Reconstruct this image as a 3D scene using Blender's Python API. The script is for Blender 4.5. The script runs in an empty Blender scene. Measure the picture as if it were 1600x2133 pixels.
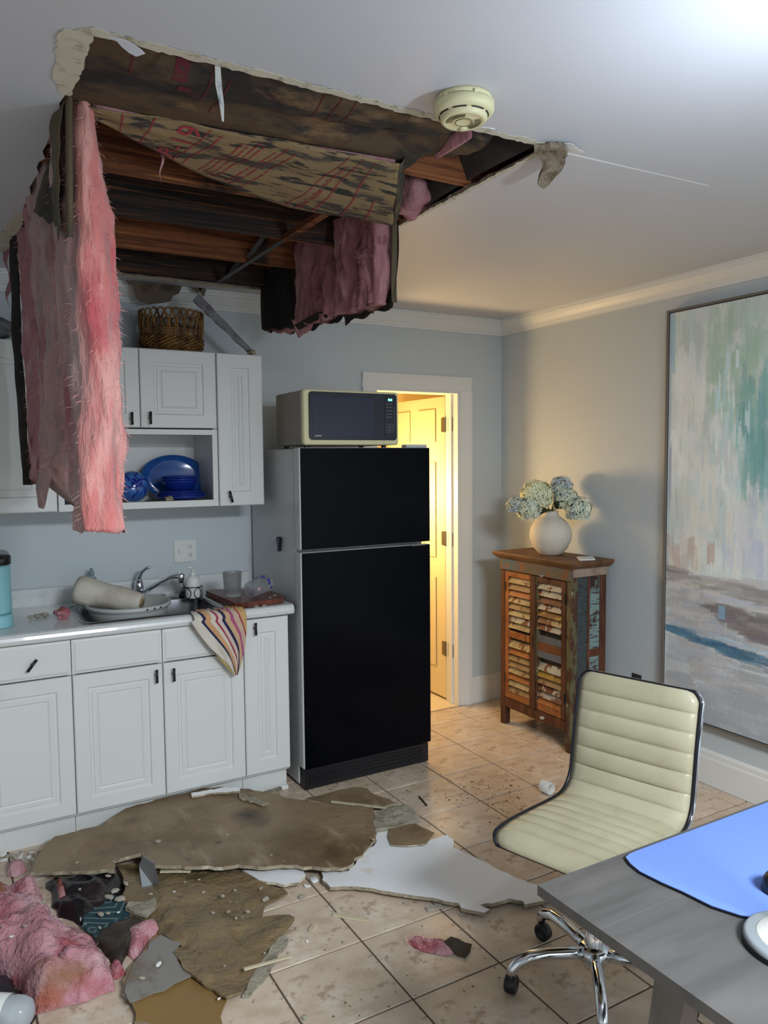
import bpy, bmesh, math, random
import numpy as np
from mathutils import Vector, Matrix, noise, geometry

S = bpy.context.scene
COL = S.collection
# ------------------------------------------------------------------ camera
F_PX = 1603.19
YAW, PITCH, ROLL = 0.521348, -0.0690112, -0.0087367
CAM_H = 1.524
_f = Vector((math.sin(YAW)*math.cos(PITCH), math.cos(YAW)*math.cos(PITCH), math.sin(PITCH)))
_r = Vector((math.cos(YAW), -math.sin(YAW), 0))
_u = _r.cross(_f)
_c, _s = math.cos(ROLL), math.sin(ROLL)
AX_R, AX_U, AX_F = _c*_r + _s*_u, -_s*_r + _c*_u, _f
cam_d = bpy.data.cameras.new('camera')
cam = bpy.data.objects.new('camera', cam_d); COL.objects.link(cam)
cam_d.sensor_fit = 'AUTO'; cam_d.sensor_width = 36; cam_d.lens = F_PX*36/2133
cam_d.clip_start = 0.05
cam.matrix_world = Matrix(((AX_R.x, AX_U.x, -AX_F.x, 0), (AX_R.y, AX_U.y, -AX_F.y, 0),
                           (AX_R.z, AX_U.z, -AX_F.z, CAM_H), (0, 0, 0, 1)))
S.camera = cam
# ------------------------------------------------------------------ world and exposure
W = bpy.data.worlds.new('world'); S.world = W; W.use_nodes = True
W.node_tree.nodes['Background'].inputs[0].default_value = (0.55, 0.6, 0.7, 1)
W.node_tree.nodes['Background'].inputs[1].default_value = 0.05
S.view_settings.view_transform = 'Standard'; S.view_settings.look = 'None'
S.view_settings.exposure = 0.45; S.view_settings.gamma = 1.0
S.view_settings.use_curve_mapping = False
# ------------------------------------------------------------------ lights (desk and hall fixtures are built further down)
def point(name, loc, power, col, rad):
    d = bpy.data.lights.new(name, 'POINT'); d.energy = power; d.color = col; d.shadow_soft_size = rad
    o = bpy.data.objects.new(name, d); COL.objects.link(o); o.location = loc; return o
LAMP_POS = (1.38, 0.76, 1.93)
point('desk_lamp_light', LAMP_POS, 14, (0.76, 0.87, 1.0), 0.05)
point('hall_light_a', (2.22, 4.22, 1.30), 23, (1.0, 0.67, 0.31), 0.10)
point('hall_light_b', (2.46, 4.22, 1.30), 10, (1.0, 0.67, 0.31), 0.10)
def area(name, loc, size, power, col):
    d = bpy.data.lights.new(name, 'AREA'); d.energy = power; d.color = col; d.shape = 'SQUARE'; d.size = size
    o = bpy.data.objects.new(name, d); COL.objects.link(o); o.location = loc; return o
area('room_fill_light', (1.0, -0.95, 2.31), 0.8, 140, (0.89, 0.945, 1.0))  # soft fill added behind the camera, no fixture belongs to it

# ------------------------------------------------------------------ helpers
R2 = random.Random(7)
H = 2.36
BACK, RIGHT = 3.815, 3.04
def G(px, py, z):
    "the point at height z that the photograph shows at (px, py)"
    d = AX_R*((px-800)/F_PX) - AX_U*((py-1066.5)/F_PX) + AX_F
    t = (z-CAM_H)/d.z
    return Vector((d.x*t, d.y*t, z))
def wm(o):
    m = o.matrix_basis.copy()
    return wm(o.parent) @ m if o.parent else m
def obj(name, bm, mat, parent=None, smooth=False, local=False, mats=None):
    me = bpy.data.meshes.new(name)
    if isinstance(bm, bmesh.types.BMesh):
        bmesh.ops.recalc_face_normals(bm, faces=bm.faces[:])
        bm.to_mesh(me); bm.free()
    else:
        me.from_pydata(bm[0], [], bm[1])
        b2 = bmesh.new(); b2.from_mesh(me); bmesh.ops.recalc_face_normals(b2, faces=b2.faces[:]); b2.to_mesh(me); b2.free()
    for m in (mats or [mat]): me.materials.append(m)
    if smooth:
        for p in me.polygons: p.use_smooth = True
    o = bpy.data.objects.new(name, me); COL.objects.link(o)
    if parent:
        o.parent = parent
        if not local: me.transform(wm(parent).inverted())
    return o
def tag(o, label, cat, group=None, kind=None):
    o['label'] = label; o['category'] = cat
    if group: o['group'] = group
    if kind: o['kind'] = kind
    return o
def thing(name, label, cat, loc=(0, 0, 0), rotz=0, group=None):
    o = bpy.data.objects.new(name, None); COL.objects.link(o)
    o.empty_display_size = 0.05
    o.location = loc; o.rotation_euler = (0, 0, rotz)
    return tag(o, label, cat, group)
def struct(o):
    o['kind'] = 'structure'; return o
def copy_part(o, parent, loc=(0, 0, 0)):
    c = o.copy(); COL.objects.link(c); c.parent = parent; c.location = loc; return c
def box(bm, lo, hi, bev=0, seg=1, mi=0):
    x0, y0, z0 = lo; x1, y1, z1 = hi
    vs = [bm.verts.new(p) for p in ((x0,y0,z0),(x1,y0,z0),(x1,y1,z0),(x0,y1,z0),(x0,y0,z1),(x1,y0,z1),(x1,y1,z1),(x0,y1,z1))]
    fs = [bm.faces.new([vs[i] for i in q]) for q in ((0,3,2,1),(4,5,6,7),(0,1,5,4),(1,2,6,5),(2,3,7,6),(3,0,4,7))]
    for f in fs: f.material_index = mi
    if bev:
        es = list({e for f in fs for e in f.edges})
        bmesh.ops.bevel(bm, geom=es, offset=bev, segments=seg, affect='EDGES', profile=0.5)
    return bm
def bx(lo, hi, bev=0, seg=1): return box(bmesh.new(), lo, hi, bev, seg)
def frame_of(d):
    d = Vector(d).normalized()
    a = Vector((0, 0, 1)) if abs(d.z) < 0.9 else Vector((1, 0, 0))
    u = d.cross(a).normalized(); return u, d.cross(u).normalized()
def tube(bm, pts, r, n=10, cap=True, closed=False, squash=1.0):
    pts = [Vector(p) for p in pts]; N = len(pts)
    rs = r if isinstance(r, (list, tuple)) else [r]*N
    rings = []; u = None
    for i, p in enumerate(pts):
        if closed: d = pts[(i+1) % N]-pts[i-1]
        else: d = pts[min(i+1, N-1)]-pts[max(i-1, 0)]
        d.normalize()
        if u is None: u, v = frame_of(d)
        else:
            u = u-d*u.dot(d)
            if u.length < 1e-6: u, v = frame_of(d)
            u.normalize(); v = d.cross(u)
        rings.append([bm.verts.new(p+rs[i]*(u*math.cos(2*math.pi*k/n)+v*math.sin(2*math.pi*k/n)*squash)) for k in range(n)])
    M = N if closed else N-1
    for i in range(M):
        a, b = rings[i], rings[(i+1) % N]
        for k in range(n): bm.faces.new((a[k], a[(k+1) % n], b[(k+1) % n], b[k]))
    if cap and not closed:
        bm.faces.new(rings[0][::-1]); bm.faces.new(rings[-1])
    return bm
def lathe(bm, prof, c=(0, 0, 0), n=32, axis=None):
    "prof: (radius, height) list, revolved about the z axis through c (or about axis)"
    c = Vector(c)
    if axis is None: u, v, w = Vector((1,0,0)), Vector((0,1,0)), Vector((0,0,1))
    else:
        w = Vector(axis).normalized(); u, v = frame_of(w)
    rings = []
    for r, h in prof:
        if r < 1e-5: rings.append([bm.verts.new(c+w*h)])
        else: rings.append([bm.verts.new(c+w*h+r*(u*math.cos(2*math.pi*k/n)+v*math.sin(2*math.pi*k/n))) for k in range(n)])
    for a, b in zip(rings, rings[1:]):
        if len(a) == 1 and len(b) == 1: continue
        for k in range(n):
            k2 = (k+1) % n
            if len(a) == 1: bm.faces.new((a[0], b[k2], b[k]))
            elif len(b) == 1: bm.faces.new((a[k], a[k2], b[0]))
            else: bm.faces.new((a[k], a[k2], b[k2], b[k]))
    return bm
def prism(bm, poly, a, b, axis=2, mi=0):
    "extrude a 2-D polygon between a and b along axis"
    def P(p, t):
        return {2: (p[0], p[1], t), 1: (p[0], t, p[1]), 0: (t, p[0], p[1])}[axis]
    lo = [bm.verts.new(P(p, a)) for p in poly]; hi = [bm.verts.new(P(p, b)) for p in poly]
    tris = geometry.tessellate_polygon([[Vector((p[0], p[1], 0)) for p in poly]])
    fs = []
    for t in tris:
        fs.append(bm.faces.new([lo[i] for i in t])); fs.append(bm.faces.new([hi[i] for i in t][::-1]))
    n = len(poly)
    for i in range(n): fs.append(bm.faces.new((lo[i], lo[(i+1) % n], hi[(i+1) % n], hi[i])))
    for f in fs: f.material_index = mi
    return bm
def jag(poly, step, amp, seed):
    rr = random.Random(seed); out = []
    n = len(poly)
    for i in range(n):
        a, b = Vector(poly[i]), Vector(poly[(i+1) % n])
        k = max(1, int((b-a).length/step))
        for j in range(k):
            p = a.lerp(b, j/k)
            m = amp*(0.4 if j == 0 else 1)
            p = p.copy(); p.x += rr.uniform(-m, m); p.y += rr.uniform(-m, m)
            out.append(p)
    return out
def sheet(bnd, thick, res=0.05, bump=0.0, freq=6, seed=0, step=0.03, amp=0.008, edge_mi=0):
    "a broken sheet: boundary of 3-D points, interior heights blended from the boundary; bottom lies thick below"
    b = jag([Vector(p) for p in bnd], step, amp, seed)
    n = len(b); P2 = [Vector((p.x, p.y)) for p in b]
    xs = [p.x for p in b]; ys = [p.y for p in b]
    pts = list(P2); rr = random.Random(seed+1)
    y = min(ys)
    while y < max(ys):
        x = min(xs)
        while x < max(xs):
            q = Vector((x+rr.uniform(-.3, .3)*res, y+rr.uniform(-.3, .3)*res))
            ins = False
            for i in range(n):
                a, c = P2[i], P2[(i+1) % n]
                if (a.y > q.y) != (c.y > q.y) and q.x < (c.x-a.x)*(q.y-a.y)/(c.y-a.y)+a.x: ins = not ins
            if ins and min((q-p).length for p in P2) > res*0.45: pts.append(q)
            x += res
        y += res
    r = geometry.delaunay_2d_cdt(pts, [], [list(range(n))], 1, 1e-6)
    vo, fo = r[0], r[2]
    bm = bmesh.new(); top = []; bot = []
    for v in vo:
        ws = 0; zs = 0
        for p in b:
            d2 = (p.x-v.x)**2+(p.y-v.y)**2+1e-6; w = 1/(d2*d2); ws += w; zs += w*p.z
        z = zs/ws + bump*noise.noise(Vector((v.x*freq, v.y*freq, seed*3.1)))
        top.append(bm.verts.new((v.x, v.y, z))); bot.append(bm.verts.new((v.x, v.y, z-thick)))
    cnt = {}
    for f in fo:
        bm.faces.new([top[i] for i in f]); bm.faces.new([bot[i] for i in f][::-1])
        for i in range(len(f)):
            a, c = f[i], f[(i+1) % len(f)]
            cnt[(a, c)] = 1
    for (a, c) in list(cnt):
        if (c, a) not in cnt:
            fc = bm.faces.new((top[c], top[a], bot[a], bot[c])); fc.material_index = edge_mi
    return bm
def loft(rings, closed_u=True, cap=True):
    bm = bmesh.new()
    V = [[bm.verts.new(p) for p in r] for r in rings]
    for a, b in zip(V, V[1:]):
        m = len(a)
        for k in range(m if closed_u else m-1): bm.faces.new((a[k], a[(k+1) % m], b[(k+1) % m], b[k]))
    if cap and closed_u:
        bm.faces.new(V[0][::-1]); bm.faces.new(V[-1])
    return bm
def rrect(w, h, r, n=5):
    "rounded rectangle, centred, as 2-D points"
    out = []
    for cx, cy, a0 in ((w/2-r, h/2-r, 0), (-w/2+r, h/2-r, 90), (-w/2+r, -h/2+r, 180), (w/2-r, -h/2+r, 270)):
        for k in range(n+1):
            a = math.radians(a0+90*k/n); out.append((cx+r*math.cos(a), cy+r*math.sin(a)))
    return out
def text_mesh(txt, size, align='LEFT'):
    c = bpy.data.curves.new('t', 'FONT'); c.body = txt; c.size = size; c.align_x = align
    o = bpy.data.objects.new('t', c); COL.objects.link(o)
    dg = bpy.context.evaluated_depsgraph_get(); e = o.evaluated_get(dg); me = e.to_mesh()
    vs = [v.co.copy() for v in me.vertices]; fs = [list(p.vertices) for p in me.polygons]
    e.to_mesh_clear(); bpy.data.objects.remove(o); bpy.data.curves.remove(c)
    return vs, fs

# ------------------------------------------------------------------ materials
def srgb(h):
    if isinstance(h, str):
        c = [int(h[i:i+2], 16)/255 for i in (0, 2, 4)]
        return tuple((x/12.92 if x <= .04045 else ((x+.055)/1.055)**2.4) for x in c)+(1,)
    return tuple(h)+(1,) if len(h) == 3 else tuple(h)
def mat(name, col, rough=0.5, metal=0.0, layers=(), bump=None, trans=0.0, ior=1.45, coat=0.0, sheen=0.0, alpha=1.0, emit=None, sss=0.0, spec=0.5, rough2=None):
    """layers: (noise scale, colour, low, high, stretch, detail) mixed over the base where the noise passes low..high
    bump: (scale, strength, stretch)"""
    m = bpy.data.materials.new(name); m.use_nodes = True
    nt = m.node_tree; N = nt.nodes; L = nt.links
    p = N['Principled BSDF']
    p.inputs['Base Color'].default_value = srgb(col); p.inputs['Roughness'].default_value = rough
    p.inputs['Metallic'].default_value = metal; p.inputs['IOR'].default_value = ior
    p.inputs['Transmission Weight'].default_value = trans; p.inputs['Coat Weight'].default_value = coat
    p.inputs['Sheen Weight'].default_value = sheen; p.inputs['Alpha'].default_value = alpha
    p.inputs['Specular IOR Level'].default_value = spec
    if emit:
        p.inputs['Emission Color'].default_value = srgb(emit[0]); p.inputs['Emission Strength'].default_value = emit[1]
    if layers or bump: tc = N.new('ShaderNodeTexCoord')
    def nz(scale, stretch, detail, off):
        mp = N.new('ShaderNodeMapping'); mp.inputs['Scale'].default_value = stretch; mp.inputs['Location'].default_value = (off, off*1.7, off*.6)
        L.new(tc.outputs['Object'], mp.inputs[0])
        n = N.new('ShaderNodeTexNoise'); n.inputs['Scale'].default_value = scale; n.inputs['Detail'].default_value = detail
        n.inputs['Roughness'].default_value = 0.6
        L.new(mp.outputs[0], n.inputs['Vector']); return n.outputs[0]
    cur = None
    for i, ly in enumerate(layers):
        sc, c2, lo, hi = ly[:4]; st = ly[4] if len(ly) > 4 and ly[4] else (1, 1, 1); de = ly[5] if len(ly) > 5 else 4
        fac = nz(sc, st, de, i*3.7)
        mr = N.new('ShaderNodeMapRange'); mr.inputs[1].default_value = lo; mr.inputs[2].default_value = hi
        mr.inputs[3].default_value = 0; mr.inputs[4].default_value = 1
        L.new(fac, mr.inputs[0])
        mx = N.new('ShaderNodeMix'); mx.data_type = 'RGBA'
        L.new(mr.outputs[0], mx.inputs[0])
        if cur is None: mx.inputs[6].default_value = srgb(col)
        else: L.new(cur, mx.inputs[6])
        mx.inputs[7].default_value = srgb(c2); cur = mx.outputs[2]
    if cur is not None: L.new(cur, p.inputs['Base Color'])
    if bump:
        fac = nz(bump[0], bump[2] if len(bump) > 2 else (1, 1, 1), 5, 9.1)
        b = N.new('ShaderNodeBump'); b.inputs['Strength'].default_value = bump[1]; b.inputs['Distance'].default_value = bump[3] if len(bump) > 3 else 0.01
        L.new(fac, b.inputs['Height']); L.new(b.outputs[0], p.inputs['Normal'])
    return m
M = {}
M['wall'] = mat('wall_paint', 'c2cacd', 0.55, bump=(120, .08))
M['ceil'] = mat('ceiling_paint', 'c8cacf', 0.5, bump=(90, .05), spec=.4)
M['gyps'] = mat('gypsum_edge', 'a2967f', 0.9, layers=((40, '73685a', .5, .7), (11, 'c7bda8', .6, .66)), bump=(80, .6))
M['trim'] = mat('trim_white', 'dfe0dc', 0.4)
M['hallwall'] = mat('hall_paint', 'dccb9f', 0.6)
M['tile'] = mat('stone_tile', 'cab8a4', 0.24, layers=((9, 'bca892', .46, .60, (1, 1, 1), 10), (6, 'd4c6b4', .53, .62, (1, 1.6, 1), 10), (17, 'ae9983', .58, .66, (1, 1.4, 1), 10), (26, '937d68', .67, .73, (1, 1, 1), 6)), bump=(14, .25, (1, 1, 1), .004))
M['grout'] = mat('grout_brown', '5d4c40', 0.85)
M['hallfloor'] = mat('hall_floor', 'd9c9a8', 0.4)
M['cab'] = mat('cabinet_white', 'd8dad7', 0.48)
M['cabdark'] = mat('cabinet_inside', 'c2c6c9', 0.5)
M['black'] = mat('black_metal', '17181c', 0.35)
M['count'] = mat('counter_laminate', 'd2d6d5', 0.26, layers=((30, 'c2c6c5', .55, .75),), coat=.15)
M['steel'] = mat('stainless', '9da1a4', 0.22, 1.0)
M['chrome'] = mat('chrome', 'dfe3e8', 0.06, 1.0)
M['blackgl'] = mat('black_gloss', '04050a', 0.18, spec=.10, layers=((2.5, '070910', .5, .65),))
M['fridgew'] = mat('fridge_white', 'c2c5c6', 0.3)
M['wood'] = mat('joist_wood', '8a5430', 0.75, layers=((9, '5c321c', .45, .6, (.25, 3, 6), 6), (3.2, '2b1912', .57, .66, (1.6, 1, .6), 5), (14, 'b87838', .58, .72, (.15, 3, 9), 4)), bump=(20, .4, (.2, 3, 8)))
M['woodblack'] = mat('joist_wood_wet', '3a2a20', 0.7, layers=((8, '171313', .45, .6, (.25, 3, 6)), (11, '8a5428', .58, .7, (.2, 2, 8))), bump=(20, .4, (.2, 3, 8)))
M['ply'] = mat('subfloor_wood', 'a5692f', 0.75, layers=((10, '6b3d1a', .42, .58, (.2, 8, 1), 6), (3, '2f1b10', .58, .7)), bump=(20, .3, (.2, 6, 1)))
M['kraft'] = mat('kraft_paper', '8d7957', 0.8, layers=((8, '4a463d', .52, .56, (.5, 2.2, 1.2), 10), (16, '33322f', .57, .61, (.45, 2.0, 1), 9)), bump=(9, .5, (1, 1, 1), .01))
M['kraftdark'] = mat('kraft_paper_mouldy', '55432f', 0.85, layers=((6, '2a2724', .45, .56, (.6, 1.6, 1), 9), (4, '7a6142', .60, .68, (.7, 2, 1), 8), (9, '4a1d20', .64, .70, (1, 1, 1), 6)), bump=(8, .7, (1, 1, 1), .012))
M['paperblack'] = mat('paper_black_mould', '191614', 0.85, layers=((12, '33271e', .52, .66, (1, 1, .35), 8), (25, '0c0b0d', .5, .7)), bump=(15, .5))
M['pink'] = mat('pink_glass_wool', 'd78c88', 0.95, layers=((7, 'e6b1a9', .46, .62, (2.2, 2.2, .55), 7), (4, 'c4676c', .55, .68, (1.6, 1.6, .6), 6), (16, 'dfb5ae', .6, .72, (2, 2, .35), 6)), bump=(26, .9, (1.6, 1.6, .35), .02), sheen=.3, spec=.1)
M['pinkgrey'] = mat('pink_glass_wool_dust_shade', 'b58d8a', 0.95, layers=((6, 'a58a87', .42, .58, (2, 2, .5), 7), (5, '97565b', .58, .70, (2, 2, .5), 6), (9, 'c99a96', .6, .72, (2, 2, .4), 6)), bump=(26, .9, (1.6, 1.6, .35), .02), sheen=.3, spec=.1)  # greyer wool: dusty tone and shade of the unlit side in the colour
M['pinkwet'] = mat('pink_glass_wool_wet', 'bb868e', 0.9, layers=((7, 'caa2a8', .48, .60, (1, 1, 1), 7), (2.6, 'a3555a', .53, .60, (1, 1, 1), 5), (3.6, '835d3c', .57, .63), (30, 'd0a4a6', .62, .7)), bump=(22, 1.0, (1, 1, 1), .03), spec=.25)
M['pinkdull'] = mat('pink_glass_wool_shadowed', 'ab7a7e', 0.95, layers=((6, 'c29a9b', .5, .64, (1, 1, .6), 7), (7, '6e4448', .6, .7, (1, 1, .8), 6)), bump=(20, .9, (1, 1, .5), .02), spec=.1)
M['cream'] = mat('cream_plastic', 'd8d2a8', 0.45)
M['white'] = mat('white_plastic', 'd9dad6', 0.4)
M['dark'] = mat('dark_slot', '2a2a28', 0.7)
print('materials ok')
# ================================================================== THE SETTING
X0, Y0 = -1.7, -2.4            # the room goes on behind the camera to these walls
# floor: grout bed with single tiles
floor = struct(obj('floor', bx((X0, Y0, -0.06), (RIGHT, BACK, -0.004)), M['grout']))
SX, SY = 0.3100, 0.3062
gx0, gy0 = 2.6446, 3.6030
tile_me = None
def tile_bm(w, d): return bx((0.0028, 0.0028, -0.012), (w-0.0028, d-0.0028, 0.0), 0.002)
cache = {}
for i in range(-13, 2):
    for j in range(-10, 1):
        xa, ya = gx0+i*SX, gy0+j*SY
        xb, yb = min(xa+SX, RIGHT-0.012), min(ya+SY, BACK-0.012)
        if xb-xa < .02 or yb-ya < .02: continue
        k = (round(xb-xa, 3), round(yb-ya, 3))
        if k not in cache:
            o = obj('tile', tile_bm(xb-xa, yb-ya), M['tile'], floor, local=True); cache[k] = o
        else:
            o = cache[k].copy(); COL.objects.link(o); o.parent = floor
        o.location = (xa, ya, 0)
# walls
def poly_wall(name, boxes, m):
    bm = bmesh.new()
    for lo, hi in boxes: box(bm, lo, hi)
    return struct(obj(name, bm, m))
DX0, DX1, DZ = 2.135, 2.72, 1.925     # door opening
poly_wall('wall_back', [((X0, BACK, 0), (DX0, BACK+.12, H+.3)), ((DX1, BACK, 0), (RIGHT+.12, BACK+.12, H+.3)), ((DX0, BACK, DZ), (DX1, BACK+.12, H+.3))], M['wall'])
poly_wall('wall_right', [((RIGHT, Y0, 0), (RIGHT+.12, BACK, H+.3))], M['wall'])
poly_wall('wall_left', [((X0-.12, Y0, 0), (X0, BACK, H+.3))], M['wall'])
poly_wall('wall_front', [((X0, Y0-.12, 0), (RIGHT, Y0, H+.3))], M['wall'])
# ceiling with the torn opening
HX0, HX1, HY0, HY1 = 0.285, 1.463, 1.632, 3.655
hole = jag([Vector((HX0, HY0, 0)), Vector((HX1, HY0-.01, 0)), Vector((HX1+.002, 2.43, 0)), Vector((HX1, HY1, 0)), Vector((HX0, HY1, 0)), Vector((HX0-.01, 2.9, 0))], .045, .007, 3)
outer = [Vector((X0, Y0, 0)), Vector((RIGHT, Y0, 0)), Vector((RIGHT, BACK, 0)), Vector((X0, BACK, 0))]
allp = outer+hole
tris = geometry.tessellate_polygon([outer, hole])
bm = bmesh.new()
lo = [bm.verts.new((p.x, p.y, H)) for p in allp]; hi = [bm.verts.new((p.x, p.y, H+.0127)) for p in allp]
for t in tris:
    bm.faces.new([lo[i] for i in t]); bm.faces.new([hi[i] for i in t][::-1])
n0 = len(outer); n1 = len(hole)
for i in range(n1):
    f = bm.faces.new((lo[n0+i], lo[n0+(i+1) % n1], hi[n0+(i+1) % n1], hi[n0+i])); f.material_index = 1
ceiling = struct(obj('ceiling', bm, None, mats=[M['ceil'], M['gyps']]))
# joists, braces and subfloor boards seen through the opening
JY = [1.600, 2.005, 2.411, 2.817, 3.223, 3.629]
for i, y in enumerate(JY):
    obj('joist', bx((-.5, y-.019, H+.0135), (2.3, y+.019, H+.25), .003), M['wood'] if i not in (3, 5) else M['woodblack'], ceiling)
y = 1.4
while y < 3.9:
    obj('subfloor_board', bx((-.5, y+.002, H+.252), (2.3, y+.138, H+.27), .002), M['ply'], ceiling); y += .14
obj('subfloor_underlay', bx((-.6, 1.2, H+.272), (2.4, 3.9, H+.28)), M['woodblack'], ceiling)
M['galv'] = mat('galvanised', '5d5f62', .5, .6)
for (a, b) in (((1.18, 2.83, 2.39), (1.26, 3.2, 2.58)), ((1.26, 2.83, 2.58), (1.18, 3.2, 2.39)), ((1.22, 3.24, 2.39), (1.30, 3.61, 2.58)), ((1.30, 3.24, 2.58), (1.22, 3.61, 2.39)), ((1.15, 2.43, 2.39), (1.2, 2.80, 2.56))):
    obj('bridging_brace', tube(bmesh.new(), [a, b], .013, 4), M['galv'] if a[1] > 2.5 else M['wood'], ceiling)
a_, b_ = G(455, 588, 2.368), G(690, 438, 2.368)
d_ = (b_-a_).normalized(); w_ = Vector((-d_.y, d_.x, 0))*.011
obj('bridging_brace', loft([[p-w_, p+w_, p+w_+Vector((0, 0, .003)), p-w_+Vector((0, 0, .003))] for p in (a_, a_.lerp(b_, .35), a_.lerp(b_, .7))]), M['galv'], ceiling)
obj('bridging_brace', loft([[p-w_*1.3, p+w_*1.3, p+w_*1.3+Vector((0, 0, .02)), p-w_*1.3+Vector((0, 0, .02))] for p in (a_.lerp(b_, .66)+Vector((0, 0, -.004)), b_+Vector((0, 0, -.004)))]), M['wood'], ceiling)
# torn paper rims on the room side of the opening
M['torn'] = mat('torn_paper', 'c9c4b0', .9, layers=((30, '9d937d', .55, .7),))
def rim(pts, seed, m='torn', th=.0016, amp=.004):
    b = [Vector((p[0], p[1], H-.0005-(p[2] if len(p) > 2 else 0))) for p in pts]
    return obj('torn_paper', sheet(b, th, .03, .002, 20, seed, .012, amp), M[m], ceiling)
rim([(.285, 1.620), (.6, 1.615), (.9, 1.616), (1.2, 1.618), (1.44, 1.612), (1.44, 1.636), (1.2, 1.640), (.9, 1.640), (.6, 1.640), (.285, 1.646)], 1)
rim([(.235, 1.66), (.29, 1.615), (.297, 1.66), (.297, 1.80), (.292, 1.93), (.27, 1.93), (.245, 1.86)], 2, th=.002)
rim([(.315, 1.63), (.345, 1.618), (.395, 1.65, .008), (.38, 1.662, .012), (.35, 1.648, .006)], 3, 'ceil')
rim([(1.452, 1.64), (1.470, 1.64), (1.474, 2.0), (1.474, 2.5), (1.458, 2.5), (1.458, 2.0)], 4)
rim([(.25, 2.9), (.285, 2.88), (.285, 3.4), (.24, 3.45), (.225, 3.2)], 5)
rim([(.5, 3.64), (1.46, 3.64), (1.46, 3.675), (1.0, 3.672), (.5, 3.68)], 6)
# dangling strip of joint tape, torn tag, and loosened seam
bm = bmesh.new()
pts = [(.545, 1.640, H-.002), (.547, 1.643, 2.32), (.552, 1.640, 2.28), (.553, 1.638, 2.245)]
for a, b, w0, w1 in zip(pts, pts[1:], (.006, .007, .005), (.007, .005, .002)):
    vs = [bm.verts.new(Vector(a)+Vector((-w0, 0, 0))), bm.verts.new(Vector(a)+Vector((w0, 0, 0))), bm.verts.new(Vector(b)+Vector((w1, 0, 0))), bm.verts.new(Vector(b)+Vector((-w1, 0, 0)))]
    f = bm.faces.new(vs); r = bmesh.ops.extrude_face_region(bm, geom=[f]); bmesh.ops.translate(bm, verts=[v for v in r['geom'] if isinstance(v, bmesh.types.BMVert)], vec=(0, .0012, 0))
M['tape'] = mat('joint_tape', 'c8c8c2', .8, layers=((40, '7f8596', .58, .7),))
obj('joint_tape', bm, M['tape'], ceiling)
bm = bmesh.new()
prism(bm, [(1.515, 1.644), (1.8, 1.632), (2.1, 1.6185), (2.1, 1.6165), (1.8, 1.628), (1.52, 1.636)], H-.0015, H+.0005)
obj('loose_seam', bm, M['trim'], ceiling)
# folded-down corner of plasterboard at the right of the opening
bm = sheet([Vector((1.40, 1.62, 2.352)), Vector((1.46, 1.575, 2.352)), Vector((1.50, 1.60, 2.345)), Vector((1.535, 1.68, 2.325)), Vector((1.52, 1.715, 2.30)), Vector((1.485, 1.70, 2.305)), Vector((1.462, 1.66, 2.34))], .013, .02, .008, 25, 5, .015, .006)
obj('broken_corner', bm, mat('broken_board', '857866', .9, layers=((30, '5d4c3a', .5, .65), (14, 'b5ab98', .6, .7)), bump=(60, .8)), ceiling)
rim([(1.455, 1.585, .004), (1.475, 1.565, .01), (1.545, 1.585, .012), (1.53, 1.62, .004), (1.49, 1.61, .002)], 8, 'trim')
rim([(1.15, 1.595, .003), (1.165, 1.575, .012), (1.19, 1.588, .016), (1.23, 1.572, .02), (1.20, 1.597, .01)], 9, 'trim', amp=.006)
# crown mouldings
def crown_profile(out, up):   # out: distance from wall, up: height below ceiling
    return [(0, .088), (.010, .088), (.012, .078), (.016, .074), (.018, .066), (.026, .058), (.038, .040), (.046, .026), (.052, .022), (.053, .012), (.060, .010), (.060, 0), (0, 0)]
pr = crown_profile(0, 0)
bm = bmesh.new(); prism(bm, [(BACK-o, H-u) for o, u in pr], X0, RIGHT, 0)
trim1 = struct(obj('trim_1', bm, M['trim']))
bm = bmesh.new(); prism(bm, [(RIGHT-o, H-u) for o, u in pr], Y0, BACK, 1)
struct(obj('trim_2', bm, M['trim']))
# baseboards
bp = [(0, 0), (.014, 0), (.014, .125), (.010, .132), (.010, .15), (.004, .162), (0, .163)]
bm = bmesh.new(); prism(bm, [(BACK-o, z) for o, z in bp], 2.806, RIGHT, 0)
struct(obj('baseboard_back', bm, M['trim']))
bm = bmesh.new(); prism(bm, [(RIGHT-o, z) for o, z in bp], Y0, BACK-.014, 1)
struct(obj('baseboard_right', bm, M['trim']))
# door casing and jambs
def casing(x0, x1, z1, side):
    pass
bm = bmesh.new()
cw = .082
def cas_prof(t): return [(0, 0), (t*.0, .012), (t*.15, .020), (t*.75, .016), (t*.85, .010), (t, .008), (t, 0)]
# left leg, right leg, head (profile thick at the outer side)
prism(bm, [(DX0-cw, BACK), (DX0-cw, BACK-.020), (DX0-cw+.02, BACK-.020), (DX0-.02, BACK-.012), (DX0, BACK-.009), (DX0, BACK)], 0, DZ+.0, 2)
prism(bm, [(DX1+cw, BACK), (DX1+cw, BACK-.020), (DX1+cw-.02, BACK-.020), (DX1+.02, BACK-.012), (DX1, BACK-.009), (DX1, BACK)], 0, DZ+.0, 2)
prism(bm, [(BACK, DZ+cw), (BACK-.020, DZ+cw), (BACK-.020, DZ+cw-.02), (BACK-.012, DZ+.02), (BACK-.009, DZ), (BACK, DZ)], DX0-cw, DX1+cw, 0)
struct(obj('trim_3', bm, M['trim']))
bm = bmesh.new()
box(bm, (DX0, BACK-.004, 0), (DX0+.015, BACK+.124, DZ)); box(bm, (DX1-.015, BACK-.004, 0), (DX1, BACK+.124, DZ)); box(bm, (DX0+.015, BACK-.004, DZ-.015), (DX1-.015, BACK+.124, DZ))
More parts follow.
